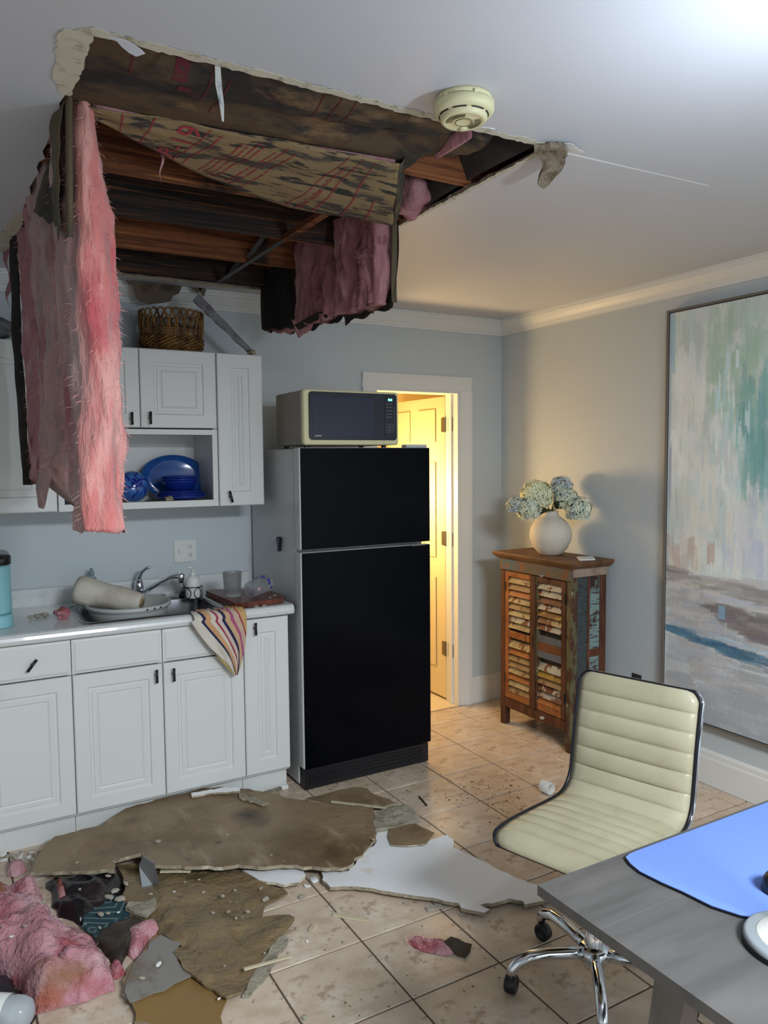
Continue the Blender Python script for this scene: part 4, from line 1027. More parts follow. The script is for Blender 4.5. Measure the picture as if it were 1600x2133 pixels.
# ------------------------------------------------------------------ vase, flowers, coaster
TZ = .9955
vx, vy = 2.872, 3.175
t = thing('round_vase', 'white round-bodied ceramic vase with narrow neck on the shutter cabinet', 'vase', (vx, vy, TZ))
M['ceramic'] = mat('matt_white_ceramic', 'd3ccbd', .75, layers=((7, 'bdb3a2', .55, .7),), bump=(30, .2))
obj('vase_body', lathe(bmesh.new(), [(0, TZ), (.055, TZ), (.062, TZ+.004), (.090, TZ+.035), (.110, TZ+.080), (.114, TZ+.110), (.108, TZ+.145), (.088, TZ+.178), (.060, TZ+.200), (.044, TZ+.212), (.040, TZ+.225), (.042, TZ+.238), (.036, TZ+.238), (.034, TZ+.21), (.06, TZ+.19), (0, TZ+.18)], (vx, vy, 0), 40), M['ceramic'], t, True)
M['petals'] = [mat('petal_cream', 'e6e8c6', .7, layers=((20, 'd3d8a8', .5, .7),)), mat('petal_bluegreen', 'cdd8c8', .7, layers=((25, 'e0e4c4', .48, .56), (18, 'a9b9bd', .56, .62))), mat('petal_blue', 'b3c0c8', .7, layers=((25, 'd3dac2', .50, .58), (14, '94a3b2', .56, .64)))]
M['petalcore'] = mat('petal_depth', '75806c', .8)
M['leaf'] = mat('dark_leaf', '36402c', .6, layers=((12, '252c20', .5, .6),)); M['stem'] = mat('stem', '3d3a28', .7)
def floret_head(c, r, seed, nf):
    rr = random.Random(seed); bm = bmesh.new(); c = Vector(c)
    for k in range(nf):
        zf = 1-2*(k+.5)/nf; a = k*2.39996
        if zf < -.72: continue
        d = Vector((math.sqrt(1-zf*zf)*math.cos(a), math.sqrt(1-zf*zf)*math.sin(a), zf)).normalized()
        p = c+d*r*rr.uniform(.84, 1.06); n = (d+Vector((rr.uniform(-.4, .4), rr.uniform(-.4, .4), rr.uniform(-.4, .4)))).normalized()
        u, v = frame_of(n); a0 = rr.uniform(0, 2); s = r*.23*rr.uniform(.8, 1.2)
        for q in range(4):
            th = a0+q*math.pi/2; e = u*math.cos(th)+v*math.sin(th); w = n.cross(e)
            P = [p, p+e*s*.55+w*s*.42+n*s*.18, p+e*s+n*s*.10, p+e*s*.55-w*s*.42+n*s*.18]
            bm.faces.new([bm.verts.new(x) for x in P])
    return bm
heads = [((2.795, 3.205, 1.318), .082, 0, 230, 'large cream hydrangea head, brightest of the bunch'), ((2.725, 3.185, 1.245), .066, 1, 150, 'blue-green hydrangea head drooping lowest at the left of the vase'),
         ((2.680, 3.235, 1.265), .050, 2, 110, 'small bluish hydrangea head at the far left edge of the bunch'),
         ((2.935, 3.165, 1.360), .060, 2, 140, 'bluish hydrangea head standing highest in the bunch'), ((2.925, 3.115, 1.300), .062, 1, 150, 'blue-green hydrangea head just under the highest one'),
         ((2.935, 3.03, 1.245), .066, 1, 160, 'pale green hydrangea head drooping at the right of the vase')]
for c, r, mi, nf, lab in heads:
    h = thing('hydrangea', lab, 'flower', (vx, vy, TZ+.23), group='hydrangeas in the white vase')
    obj('flower_head', floret_head(c, r, int(c[0]*1000), nf), M['petals'][mi], h)
    cc = Vector(c); top = Vector((vx+(cc.x-vx)*.08, vy+(cc.y-vy)*.08, TZ+.243))
    core = bmesh.new(); bmesh.ops.create_icosphere(core, subdivisions=2, radius=r*.72)
    for v_ in core.verts: v_.co += cc
    obj('flower_core', core, M['petalcore'], h, True)
    obj('stem', tube(bmesh.new(), [(vx+(cc.x-vx)*.05, vy+(cc.y-vy)*.05, TZ+.20), top, top.lerp(cc, .5)+Vector((0, 0, .02)), cc], .003, 6), M['stem'], h, True)
def leaf_bm(base, tip, w, up=Vector((0, 0, 1))):
    base, tip = Vector(base), Vector(tip); d = tip-base; s = d.cross(up).normalized(); bm = bmesh.new(); rows = []
    for i in range(7):
        q = i/6; ww = w*math.sin(math.pi*min(.98, q*.9+.06)); c = base+d*q+Vector((0, 0, .012*math.sin(q*3)))
        rows.append([bm.verts.new(c-s*ww), bm.verts.new(c-Vector((0, 0, .004))), bm.verts.new(c+s*ww)])
    for a, b in zip(rows, rows[1:]):
        for k in range(2): bm.faces.new((a[k], a[k+1], b[k+1], b[k]))
    return bm
for k, (b, e, w) in enumerate((((2.86, 3.15, 1.24), (2.755, 3.12, 1.225), .035), ((2.88, 3.14, 1.25), (2.86, 3.07, 1.29), .03), ((2.89, 3.15, 1.25), (2.95, 3.08, 1.22), .03))):
    l_ = obj('leaf', leaf_bm(b, e, w), M['leaf'], None, True)
    tag(l_, ['dark green leaf hanging left over the vase shoulder', 'dark leaf standing between the hydrangea heads', 'dark leaf behind the right drooping hydrangea'][k], 'leaf', 'leaves in the white vase')
    l_.modifiers.new('thickness', 'SOLIDIFY').thickness = .0012
bm = bmesh.new(); prism(bm, [(2.812, 2.892), (2.880, 2.985), (2.965, 2.955), (2.895, 2.865)], TZ, TZ+.007)
tag(obj('coaster', bm, M['white']), 'thin white square coaster at the near end of the shutter cabinet top', 'coaster')
print('vase ok')
# ================================================================== CHAIR
CC = (1.572, 1.545); CA = math.radians(197)
t = thing('office_chair', 'cream channel-tufted armless office chair on a chrome five-star base', 'chair', (CC[0], CC[1], 0), CA)
M['vinyl'] = mat('cream_vinyl', 'b5b095', .38, layers=((5, 'aaa589', .45, .65),), bump=(150, .06), coat=.1)
M['piping'] = mat('navy_piping', '14161f', .35)
# side profile (x forward, z up) from seat front lip to top of the back
ctrl = [(.232, .450), (.226, .463), (.205, .474), (.15, .479), (.05, .474), (-.06, .466), (-.13, .466), (-.175, .482), (-.203, .520), (-.216, .58), (-.232, .68), (-.252, .78), (-.264, .825), (-.268, .838)]
def smooth_path(c, n):
    c = [Vector((p[0], 0, p[1])) for p in c]; out = []
    P = [c[0]]+c+[c[-1]]
    for i in range(1, len(P)-2):
        for k in range(n):
            s = k/n; a, b, d, e = P[i-1], P[i], P[i+1], P[i+2]
            out.append(.5*((2*b)+(-a+d)*s+(2*a-5*b+4*d-e)*s*s+(-a+3*b-3*d+e)*s**3))
    out.append(c[-1]); return out
path = smooth_path(ctrl, 34); NP = len(path)
lens = [0]
for a, b in zip(path, path[1:]): lens.append(lens[-1]+(b-a).length)
TL = lens[-1]; nrm = []
for i in range(NP):
    d = (path[min(i+1, NP-1)]-path[max(i-1, 0)]).normalized(); nrm.append(Vector((-d.z, 0, d.x)))   # towards the sitter is the other side
seams = [.06, .115, .17, .225, .28, .335, .40, .47, .53, .59, .65, .71, .77]
seams = [s*TL/.835 for s in seams]
def bulge(s):
    lo_ = max([0]+[q for q in seams if q <= s]); hi_ = min([TL]+[q for q in seams if q > s])
    q = (s-lo_)/(hi_-lo_); return (4*q*(1-q))**.35
HW = .192; NW = 16
rows = []
for i in range(NP):
    row = []
    corner = max(0, 1-min(lens[i], TL-lens[i])/.035)
    hw = HW-.022*corner**2
    up = -nrm[i] if nrm[i].z < 0 or True else nrm[i]
    up = Vector((-nrm[i].x, 0, -nrm[i].z))
    for k in range(NW+1):
        q = -1+2*k/NW; e = 1-abs(q)**6
        y = hw*q
        hgt = .004+.015*bulge(lens[i])*e+.007*e
        row.append(path[i]+up*hgt+Vector((0, y, 0)))
    rows.append(row)
# closed shell: padded face and flat underside
bm = bmesh.new()
T_ = [[bm.verts.new(p) for p in r] for r in rows]
B_ = [[bm.verts.new(path[i]+Vector((nrm[i].x, 0, nrm[i].z))*.010+Vector((0, (r[k]-path[i]).y*.98, 0))) for k in (0, NW)] for i, r in enumerate(rows)]
for a, b in zip(T_, T_[1:]):
    for k in range(NW): bm.faces.new((a[k], a[k+1], b[k+1], b[k]))
for i in range(NP-1):
    bm.faces.new((B_[i][0], B_[i][1], B_[i+1][1], B_[i+1][0]))
    bm.faces.new((T_[i][0], T_[i+1][0], B_[i+1][0], B_[i][0])); bm.faces.new((T_[i][NW], B_[i][1], B_[i+1][1], T_[i+1][NW]))
for i in (0, NP-1):
    bm.faces.new([T_[i][k] for k in range(NW+1)]+[B_[i][1], B_[i][0]])
obj('padded_seat_and_back', bm, M['vinyl'], t, True, local=True)
def edge_loop(off, y_in, drop):
    pts = []
    for s in (-1, 1):
        rng_ = range(NP) if s < 0 else range(NP-1, -1, -1)
        for i in rng_:
            corner = max(0, 1-min(lens[i], TL-lens[i])/.035); hw = HW-.022*corner**2
            pts.append(path[i]+Vector((nrm[i].x, 0, nrm[i].z))*off+Vector((0, s*(hw+y_in), 0)))
    return pts
obj('piping', tube(bmesh.new(), edge_loop(-.004, .002, 0), .0055, 8, closed=True), M['piping'], t, True, local=True)
obj('chrome_rail', tube(bmesh.new(), edge_loop(.007, .003, 0), .0065, 8, closed=True), M['chrome'], t, True, local=True)
obj('seat_plate', bx((-.10, -.08, .425), (.10, .08, .452), .006), M['black'], t, local=True)
obj('gas_lift', lathe(bmesh.new(), [(.026, .09), (.026, .27), (.018, .272), (.018, .425), (0, .425)], (0, 0, 0), 24), M['chrome'], t, True, local=True)
obj('hub', lathe(bmesh.new(), [(0, .06), (.030, .06), (.034, .075), (.046, .088), (.047, .112), (.040, .122), (.028, .128), (0, .128)], (0, 0, 0), 24), M['chrome'], t, True, local=True)
for k in range(5):
    a = math.radians(14+72*k)-CA; ca, sa = math.cos(a), math.sin(a)
    def Pq(r, z): return (r*ca, r*sa, z)
    lg = obj('leg', tube(bmesh.new(), [Pq(.03, .102), Pq(.08, .108), Pq(.14, .112), Pq(.19, .108), Pq(.225, .094), Pq(.242, .076), Pq(.247, .062)], [.018, .018, .017, .0165, .016, .0155, .015], 12), M['chrome'], t, True, local=True)
    cst = bpy.data.objects.new('caster', None); COL.objects.link(cst); cst.parent = t; cst.empty_display_size = .03
    sa2 = a+1.1+k*.7; dv = Vector((math.cos(sa2), math.sin(sa2), 0)); c = Vector(Pq(.250, .0268))+Vector((-dv.y, dv.x, 0))*.012
    for s in (-1, 1):
        w = lathe(bmesh.new(), [(0, .004), (.010, .004), (.011, .006), (.022, .006), (.0262, .002), (.0264, -.012), (.024, -.016), (0, -.016)], c+dv*s*.010, 20, dv*s)
        obj('wheel', w, M['black'], cst, True, local=True)
    obj('hood', lathe(bmesh.new(), [(0, .0105), (.02, .0095), (.0235, .004), (.0235, -.004), (.02, -.0095), (0, -.0105)], c+Vector((0, 0, .006)), 20, dv), M['black'], cst, True, local=True)
    obj('swivel_stem', tube(bmesh.new(), [Pq(.248, .032), Pq(.248, .064)], .008, 10), M['black'], cst, True, local=True)
# ================================================================== DESK
t = thing('desk', 'grey wood-grain desk with angled legs at the lower right corner', 'desk', (1.6, .6, 0))
M['deskm'] = mat('grey_laminate', '5e5d5c', .35, layers=((5, '555453', .45, .62, (.5, 5, 1), 6), (3, '686664', .55, .7, (1, 3, 1))), bump=(60, .04))
M['deskedge'] = mat('grey_edge_band', '57585a', .45)
DKX0, DKX1, DKY0, DKY1 = .919, 2.35, .25, 1.046
obj('desk_top', bx((DKX0, .890, .720), (DKX1, DKY1, .740), .0004), M['deskm'], t)
obj('desk_top', bx((DKX0, DKY0, .720), (DKX1, .8899, .740), .0004), M['deskm'], t)
obj('under_frame', bx((1.0, .32, .690), (2.28, .98, .7195)), M['deskedge'], t)
for (xa, ya, xb, yb) in ((.985, .78, 1.02, .92), (2.26, .92, 2.22, 1.0), (.97, .34, 1.0, .27), (2.26, .34, 2.22, .27)):
    def quad(cx_, cy_, z, s1, s2): return [(cx_-s1, cy_-s2, z), (cx_+s1, cy_-s2, z), (cx_+s1, cy_+s2, z), (cx_-s1, cy_+s2, z)]
    obj('leg', loft([quad(xb, yb, 0.0, .014, .016), quad(xa, ya, .7195, .022, .030)]), M['deskm'], t)
# desk mat with a curved near side
m_ = [(1.124, 1.028), (1.113, 1.005), (1.107, .977), (1.112, .93), (1.120, .89), (1.126, .835), (1.144, .792), (1.173, .759), (1.22, .735), (1.30, .722), (1.62, .72), (1.66, .75), (1.66, 1.0), (1.64, 1.030), (1.60, 1.034), (1.16, 1.034), (1.14, 1.033)]
t = thing('desk_mat', 'periwinkle blue desk mat with dark edge on the grey desk', 'desk mat', (1.38, .88, .7405))
bm = bmesh.new(); prism(bm, m_, .7405, .7445); obj('mat_base', bm, M['piping'], t)
cxm, cym = 1.38, .88
bm = bmesh.new(); prism(bm, [(cxm+(x-cxm)*.992, cym+(y-cym)*.987) for x, y in m_], .7445, .7455); obj('mat_cover', bm, mat('blue_fabric', '7090dd', .8, bump=(300, .2)), t)
t = thing('computer_mouse', 'black computer mouse cut by the photo edge on the blue desk mat', 'mouse', (1.25, .79, .7457))
obj('mouse_body', loft([[(1.270+p[0]*s, .780+p[1]*s, z) for p in rrect(.062, .10, .029, 6)] for z, s in ((.746, .96), (.750, 1), (.765, .97), (.775, .85), (.780, .6), (.782, .2))]), M['black'], t, True)
# tall lamp on a round base
t = thing('desk_lamp', 'tall lamp on a round white and grey base at the desk edge', 'lamp', (1.155, .700, .7405))
lb = (1.152, .694)
M['greyrim'] = mat('grey_rim', '8f979c', .4)
obj('base', lathe(bmesh.new(), [(0, .7405), (.078, .7405), (.080, .744), (.080, .752), (.077, .756), (.074, .757), (0, .757)], (lb[0], lb[1], 0), 48), M['greyrim'], t, True)
obj('base_underside', lathe(bmesh.new(), [(.0805, .7406), (.0815, .742), (.0815, .748), (.0805, .749)], (lb[0], lb[1], 0), 48), M['piping'], t, True)
obj('base_top', lathe(bmesh.new(), [(.060, .7568), (.059, .7585), (0, .7590)], (lb[0], lb[1], 0), 48), mat('white_enamel', 'f2f5f0', .3), t, True)
obj('pole', tube(bmesh.new(), [(lb[0]+.02, lb[1]-.02, .758), (lb[0]+.03, lb[1]-.03, 1.4), (1.25, .69, 1.75), (1.365, .75, 1.85)], .007, 10), M['black'], t, True)
obj('head', lathe(bmesh.new(), [(0, 1.845), (.05, 1.845), (.055, 1.85), (.055, 1.86), (.03, 1.864), (0, 1.864)], (LAMP_POS[0], LAMP_POS[1], 0), 24), M['white'], t, True)
obj('light_bulb', lathe(bmesh.new(), [(.012, 1.864), (.016, 1.868), (.018, 1.873), (.012, 1.877), (0, 1.878)], (LAMP_POS[0], LAMP_POS[1], 0), 16), mat('cool_bulb', 'f4f8ff', .5, emit=('eaf3ff', 8)), t, True)
# ================================================================== SMOKE DETECTOR
t = thing('smoke_detector', 'cream round smoke detector on the ceiling beside the torn opening', 'smoke detector', (1.095, 1.510, H))
sd = (1.092, 1.512, H)
dn = (0, 0, -1)
obj('base_ring', lathe(bmesh.new(), [(0, 0), (.064, 0), (.066, .004), (.066, .012), (.060, .013)], sd, 40, dn), M['cream'], t, True)
for k in range(6):
    a = k*math.pi/3+.3
    obj('vent_tab', bx((sd[0]+.066*math.cos(a)-.004, sd[1]+.066*math.sin(a)-.004, H-.018), (sd[0]+.066*math.cos(a)+.004, sd[1]+.066*math.sin(a)+.004, H-.008), .001), M['cream'], t)
hb = obj('housing', lathe(bmesh.new(), [(.060, .013), (.068, .014), (.071, .018), (.071, .030), (.067, .036), (.060, .040), (.055, .040), (.0545, .037), (.050, .0365)], sd, 48, dn), M['cream'], t, True)
for k in range(8):
    a = k*math.pi/4
    b2 = bmesh.new()
    pts_ = [(sd[0]+.0565*math.cos(a+q), sd[1]+.0565*math.sin(a+q), H-.0405) for q in (-.28, -.14, 0, .14, .28)]
    tube(b2, pts_, .0022, 6); obj('vent_slot', b2, M['dark'], hb)
cp_ = obj('cover', lathe(bmesh.new(), [(.056, .038), (.054, .050), (.048, .055), (.044, .053), (.026, .0515), (.022, .054), (.018, .052), (0, .051)], sd, 48, dn), M['cream'], t, True)
for r_ in (.028, .032, .036, .040):
    for a0, a1 in ((2.5, 4.2), (-.9, .6)):
        obj('grille_slot', tube(bmesh.new(), [(sd[0]+r_*math.cos(a0+(a1-a0)*q/8), sd[1]+r_*math.sin(a0+(a1-a0)*q/8), H-.0538) for q in range(9)], .0009, 5), mat('slot_shadow_line', '6f6a48', .8) if 'sl' not in M else M['sl'], cp_)
        M['sl'] = bpy.data.materials['slot_shadow_line']
obj('test_button', lathe(bmesh.new(), [(0, .057), (.007, .057), (.009, .0555), (.009, .052)], (sd[0]+.020, sd[1]+.032, H), 20, dn), M['cream'], t, True)
obj('button_rim', tube(bmesh.new(), circ((sd[0]+.002, sd[1]+.002), .020, H-.0535), .0012, 5, closed=True), M['sl'], cp_)
print('chair desk ok')
# ================================================================== INSULATION IN AND UNDER THE OPENING
def fibres(bm_src_pts, n, seed, lmin, lmax, down=.6, w=.0007):
    rr = random.Random(seed); bm = bmesh.new()
    for _ in range(n):
        p, nn = rr.choice(bm_src_pts); p = Vector(p); l = rr.uniform(lmin, lmax)
        d = (Vector(nn)*rr.uniform(.3, 1)+Vector((rr.uniform(-.5, .5), rr.uniform(-.5, .5), rr.uniform(-.5, .5)-down))).normalized()
        u, v = frame_of(d); q = p+d*l*.5+u*l*.1; e = p+d*l+u*l*rr.uniform(-.2, .3)
        bm.faces.new([bm.verts.new(x) for x in (p-v*w, p+v*w, q+v*w*.7, q-v*w*.7)]); bm.faces.new([bm.verts.new(x) for x in (q-v*w*.7, q+v*w*.7, e)])
    return bm
def batt(x0, x1, y0, y1, ztop, zbot, seed, drift=lambda s: 0, amp=.018, rnd=.03, NZ=70, per=64, taper=None):
    cx_, cy_ = (x0+x1)/2, (y0+y1)/2; base = []
    rp = rrect(x1-x0, y1-y0, rnd, 4)
    # resample perimeter evenly
    P = [Vector((p[0], p[1])) for p in rp]; L_ = [0]
    for a, b in zip(P, P[1:]+P[:1]): L_.append(L_[-1]+(b-a).length)
    pts = []
    for k in range(per):
        s = L_[-1]*k/per
        i = max(j for j in range(len(P)) if L_[j] <= s); q = (s-L_[i])/max(1e-9, L_[i+1]-L_[i]); pts.append(P[i].lerp(P[(i+1) % len(P)], q))
    rings = []; samp = []
    for j in range(NZ+1):
        s = j/NZ; ring = []
        sc = taper(s) if taper else 1.0
        for p in pts:
            y = cy_+p.y; zb = zbot(y); z = ztop+(zb-ztop)*s
            nn = Vector((p.x/((x1-x0)/2), p.y/((y1-y0)/2), 0)); nn = Vector((math.copysign(abs(nn.x)**3, nn.x), math.copysign(abs(nn.y)**3, nn.y), 0)).normalized()
            v = Vector((x0+(p.x+(x1-x0)/2)*sc+drift(s), cy_+p.y, z))
            dsp = amp*(noise.noise(Vector((v.x*14+seed, v.y*14, v.z*4)))*1.0+.6*noise.noise(Vector((v.x*34, v.y*34+seed, v.z*9)))+.35*noise.noise(Vector((v.x*80, v.y*80, v.z*18+seed))))
            if j == NZ: v.z += .02*noise.noise(Vector((v.x*30, v.y*30, seed)))
            v += nn*dsp; ring.append(v)
            if j > 2: samp.append((v, nn))
        rings.append(ring)
    bm = loft(rings)
    return bm, samp
def hanging(name, lab, args, mats_, seed, nf=500, fl=(.008, .03)):
    bm, samp = batt(*args[0], **args[1])
    c = samp[0][0]
    t = thing(name, lab, 'insulation', (c.x, c.y, args[0][4]), group='insulation batts hanging from the opening')
    g_ = obj('glass_wool', bm, mats_[0], t, True)
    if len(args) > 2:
        at = g_.data.color_attributes.new('dust_shade', 'FLOAT_COLOR', 'POINT')  # dusty tone plus painted shade on the side turned from the lamp
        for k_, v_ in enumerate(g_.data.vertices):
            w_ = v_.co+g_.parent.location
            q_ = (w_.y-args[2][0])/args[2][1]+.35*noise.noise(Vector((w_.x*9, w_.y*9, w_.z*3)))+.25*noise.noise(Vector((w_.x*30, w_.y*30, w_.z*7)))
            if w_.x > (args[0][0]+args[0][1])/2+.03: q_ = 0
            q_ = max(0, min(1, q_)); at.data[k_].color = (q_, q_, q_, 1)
    if nf:
        f = obj('loose_fibres', fibres(samp, nf, seed, *fl), mats_[1], t); f['kind'] = 'stuff'
    return t
def mixz(stops):
    ys_ = [s[0] for s in stops]; zs_ = [s[1] for s in stops]
    return lambda y: float(np.interp(y, ys_, zs_))
def dusty(base, name, layers_dust_shade):  # mixes a dusty and shaded grey into the wool colour
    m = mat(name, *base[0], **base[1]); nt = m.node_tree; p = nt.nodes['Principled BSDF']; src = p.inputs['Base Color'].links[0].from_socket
    at = nt.nodes.new('ShaderNodeAttribute'); at.attribute_name = 'dust_shade'
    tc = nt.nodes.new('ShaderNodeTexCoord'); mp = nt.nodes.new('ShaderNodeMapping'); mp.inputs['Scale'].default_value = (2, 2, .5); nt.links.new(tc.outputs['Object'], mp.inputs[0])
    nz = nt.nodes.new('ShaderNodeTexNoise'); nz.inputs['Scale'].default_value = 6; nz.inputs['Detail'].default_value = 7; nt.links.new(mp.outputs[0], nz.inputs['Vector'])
    cr = nt.nodes.new('ShaderNodeValToRGB'); e = cr.color_ramp.elements; e[0].position = .35; e[0].color = srgb(layers_dust_shade[0]); e[1].position = .66; e[1].color = srgb(layers_dust_shade[2])
    ee = e.new(.52); ee.color = srgb(layers_dust_shade[1]); nt.links.new(nz.outputs[0], cr.inputs[0])
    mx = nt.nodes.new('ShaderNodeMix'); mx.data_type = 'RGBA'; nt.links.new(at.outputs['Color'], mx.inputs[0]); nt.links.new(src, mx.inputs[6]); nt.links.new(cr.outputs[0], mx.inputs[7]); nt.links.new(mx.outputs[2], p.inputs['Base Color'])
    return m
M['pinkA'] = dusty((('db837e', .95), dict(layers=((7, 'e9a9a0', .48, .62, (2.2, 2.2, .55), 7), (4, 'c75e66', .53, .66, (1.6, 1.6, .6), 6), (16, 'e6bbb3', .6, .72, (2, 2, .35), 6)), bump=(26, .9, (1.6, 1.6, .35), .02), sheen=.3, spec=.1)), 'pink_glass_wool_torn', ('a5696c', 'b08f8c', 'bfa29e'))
M['fibwet'] = mat('pink_fibre_wet', 'c2929a', .9)
M['fib'] = mat('pink_fibre', 'e0a6a4', .9)
# left curtain of three batts, hanging from the left edge
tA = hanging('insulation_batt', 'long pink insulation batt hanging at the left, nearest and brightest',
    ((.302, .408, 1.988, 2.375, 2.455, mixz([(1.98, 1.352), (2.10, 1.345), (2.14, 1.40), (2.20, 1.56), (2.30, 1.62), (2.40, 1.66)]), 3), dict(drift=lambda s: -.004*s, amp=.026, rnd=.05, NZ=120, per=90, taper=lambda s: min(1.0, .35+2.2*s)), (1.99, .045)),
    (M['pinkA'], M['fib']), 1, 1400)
tB = hanging('insulation_batt', 'middle pink insulation batt of the left curtain, ending in a thin torn strand',
    ((.288, .395, 2.40, 2.79, 2.44, mixz([(2.40, 1.56), (2.50, 1.52), (2.60, 1.48), (2.66, 1.375), (2.70, 1.365), (2.74, 1.44), (2.80, 1.49)]), 8), dict(drift=lambda s: .005*math.sin(s*4), amp=.026, rnd=.03, NZ=90, per=72)),
    (M['pinkgrey'], M['fib']), 2, 700)
tC = hanging('insulation_batt', 'farthest pink insulation batt of the left curtain, beside the black paper edge',
    ((.285, .385, 2.81, 3.16, 2.44, mixz([(2.80, 1.50), (2.95, 1.47), (3.10, 1.44), (3.2, 1.45)]), 14), dict(drift=lambda s: .0, amp=.024, rnd=.03, NZ=80, per=60)),
    (M['pinkdull'], M['fib']), 3, 400)
# facing paper left on the near batt
def grid_sheet(fn, nu, nv, thick_vec):
    bm = bmesh.new(); A = [[bm.verts.new(fn(i/nu, j/nv)) for i in range(nu+1)] for j in range(nv+1)]
    B = [[bm.verts.new(fn(i/nu, j/nv)+Vector(thick_vec)) for i in range(nu+1)] for j in range(nv+1)]
    for j in range(nv):
        for i in range(nu):
            bm.faces.new((A[j][i], A[j][i+1], A[j+1][i+1], A[j+1][i])); bm.faces.new((B[j][i], B[j+1][i], B[j+1][i+1], B[j][i+1]))
    for i in range(nu):
        bm.faces.new((A[0][i], B[0][i], B[0][i+1], A[0][i+1])); bm.faces.new((A[nv][i], A[nv][i+1], B[nv][i+1], B[nv][i]))
    for j in range(nv):
        bm.faces.new((A[j][0], A[j+1][0], B[j+1][0], B[j][0])); bm.faces.new((A[j][nu], B[j][nu], B[j+1][nu], A[j+1][nu]))
    return bm
def paperA(u, v):
    y = 1.975+u*(.40+.10*v); tip = 2.06+.09*abs(u-.08)*2.2+.05*noise.noise(Vector((u*6, 1, 0)))
    z = 2.40+(tip-2.40)*v
    x = .288-.016*math.sin(u*5+v*2)-.022*v*(.4+u*.3)+.010*noise.noise(Vector((u*5, v*5, 4)))
    return Vector((x, y, z))
M['paperolive'] = mat('kraft_paper_dirty', '5b523c', .85, layers=((6, '35312a', .45, .58, (1, 1, .5), 8), (5, '7b6a47', .60, .68, (1, 1, .4), 6)), bump=(9, .6, (1, 1, .5), .01))
obj('facing_paper', grid_sheet(paperA, 24, 24, (-.0012, 0, 0)), M['paperolive'], tA, True)
def paperAn(u, v):       # turned edge of the paper along the near corner
    z = 2.395-(.345)*v
    return Vector((.288+.016*u-.010*v, 1.974-.008*math.sin(u*3), z))
obj('paper_edge', grid_sheet(paperAn, 4, 20, (0, -.001, 0)), M['paperolive'], tA, True)
def paperC(u, v):        # black curled paper at the far edge
    z = 2.44-v*1.0; y = 3.14+.10*math.sin(min(1, v*1.5)*2.2)+u*(.16-.09*v)*(1-.5*max(0, v-.7)); y -= .28*max(0, v-.35)**1.5
    x = .285-.02*math.sin(u*2.5)-.004*u+.006*noise.noise(Vector((u*3, v*9, 7)))
    return Vector((x, y, z))
obj('facing_paper', grid_sheet(paperC, 10, 40, (-.0015, 0, 0)), M['paperblack'], tC, True)
def paperC2(u, v):
    return Vector((.262+.01*math.sin(v*9+u*4), 3.36+u*.13-.05*v, 2.40-.22*v-.04*u))
obj('paper_scrap', grid_sheet(paperC2, 8, 8, (-.0015, 0, 0)), M['pinkdull'], tC, True)
# right-hand batts hanging at the right edge of the opening
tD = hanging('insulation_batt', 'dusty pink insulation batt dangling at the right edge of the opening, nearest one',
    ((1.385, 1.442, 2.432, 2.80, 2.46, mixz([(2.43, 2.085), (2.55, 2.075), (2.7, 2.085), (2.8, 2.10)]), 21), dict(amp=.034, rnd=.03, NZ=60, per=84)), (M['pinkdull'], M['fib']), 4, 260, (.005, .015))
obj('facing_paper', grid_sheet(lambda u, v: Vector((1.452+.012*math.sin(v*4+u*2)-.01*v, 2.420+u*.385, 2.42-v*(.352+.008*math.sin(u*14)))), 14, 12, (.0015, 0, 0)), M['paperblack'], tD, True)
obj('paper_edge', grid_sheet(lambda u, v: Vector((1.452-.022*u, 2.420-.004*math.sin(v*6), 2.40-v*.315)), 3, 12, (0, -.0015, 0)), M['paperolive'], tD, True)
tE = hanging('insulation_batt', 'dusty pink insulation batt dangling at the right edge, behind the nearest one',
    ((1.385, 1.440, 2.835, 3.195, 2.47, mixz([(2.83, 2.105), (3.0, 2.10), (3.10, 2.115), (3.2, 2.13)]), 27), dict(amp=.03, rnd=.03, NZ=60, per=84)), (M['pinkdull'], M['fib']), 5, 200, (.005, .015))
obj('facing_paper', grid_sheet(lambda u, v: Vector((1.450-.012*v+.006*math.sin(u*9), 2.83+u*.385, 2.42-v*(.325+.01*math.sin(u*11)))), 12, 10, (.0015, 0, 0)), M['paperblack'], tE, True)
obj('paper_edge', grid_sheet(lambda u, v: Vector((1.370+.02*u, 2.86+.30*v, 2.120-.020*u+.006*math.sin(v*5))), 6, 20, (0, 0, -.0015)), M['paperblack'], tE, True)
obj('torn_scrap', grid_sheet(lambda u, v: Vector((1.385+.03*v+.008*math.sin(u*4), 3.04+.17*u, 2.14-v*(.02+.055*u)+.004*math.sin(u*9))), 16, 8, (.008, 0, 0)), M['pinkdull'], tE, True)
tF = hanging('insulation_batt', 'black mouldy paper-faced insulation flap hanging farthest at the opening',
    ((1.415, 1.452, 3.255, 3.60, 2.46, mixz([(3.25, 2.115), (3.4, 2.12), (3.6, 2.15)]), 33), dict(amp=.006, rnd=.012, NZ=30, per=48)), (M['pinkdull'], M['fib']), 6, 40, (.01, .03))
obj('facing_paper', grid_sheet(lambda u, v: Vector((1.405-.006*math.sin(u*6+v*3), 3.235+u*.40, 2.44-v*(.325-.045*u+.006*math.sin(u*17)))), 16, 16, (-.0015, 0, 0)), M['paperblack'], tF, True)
obj('paper_edge', grid_sheet(lambda u, v: Vector((1.405+.045*u, 3.233, 2.44-v*.322)), 4, 10, (0, -.0015, 0)), M['paperblack'], tF, True)
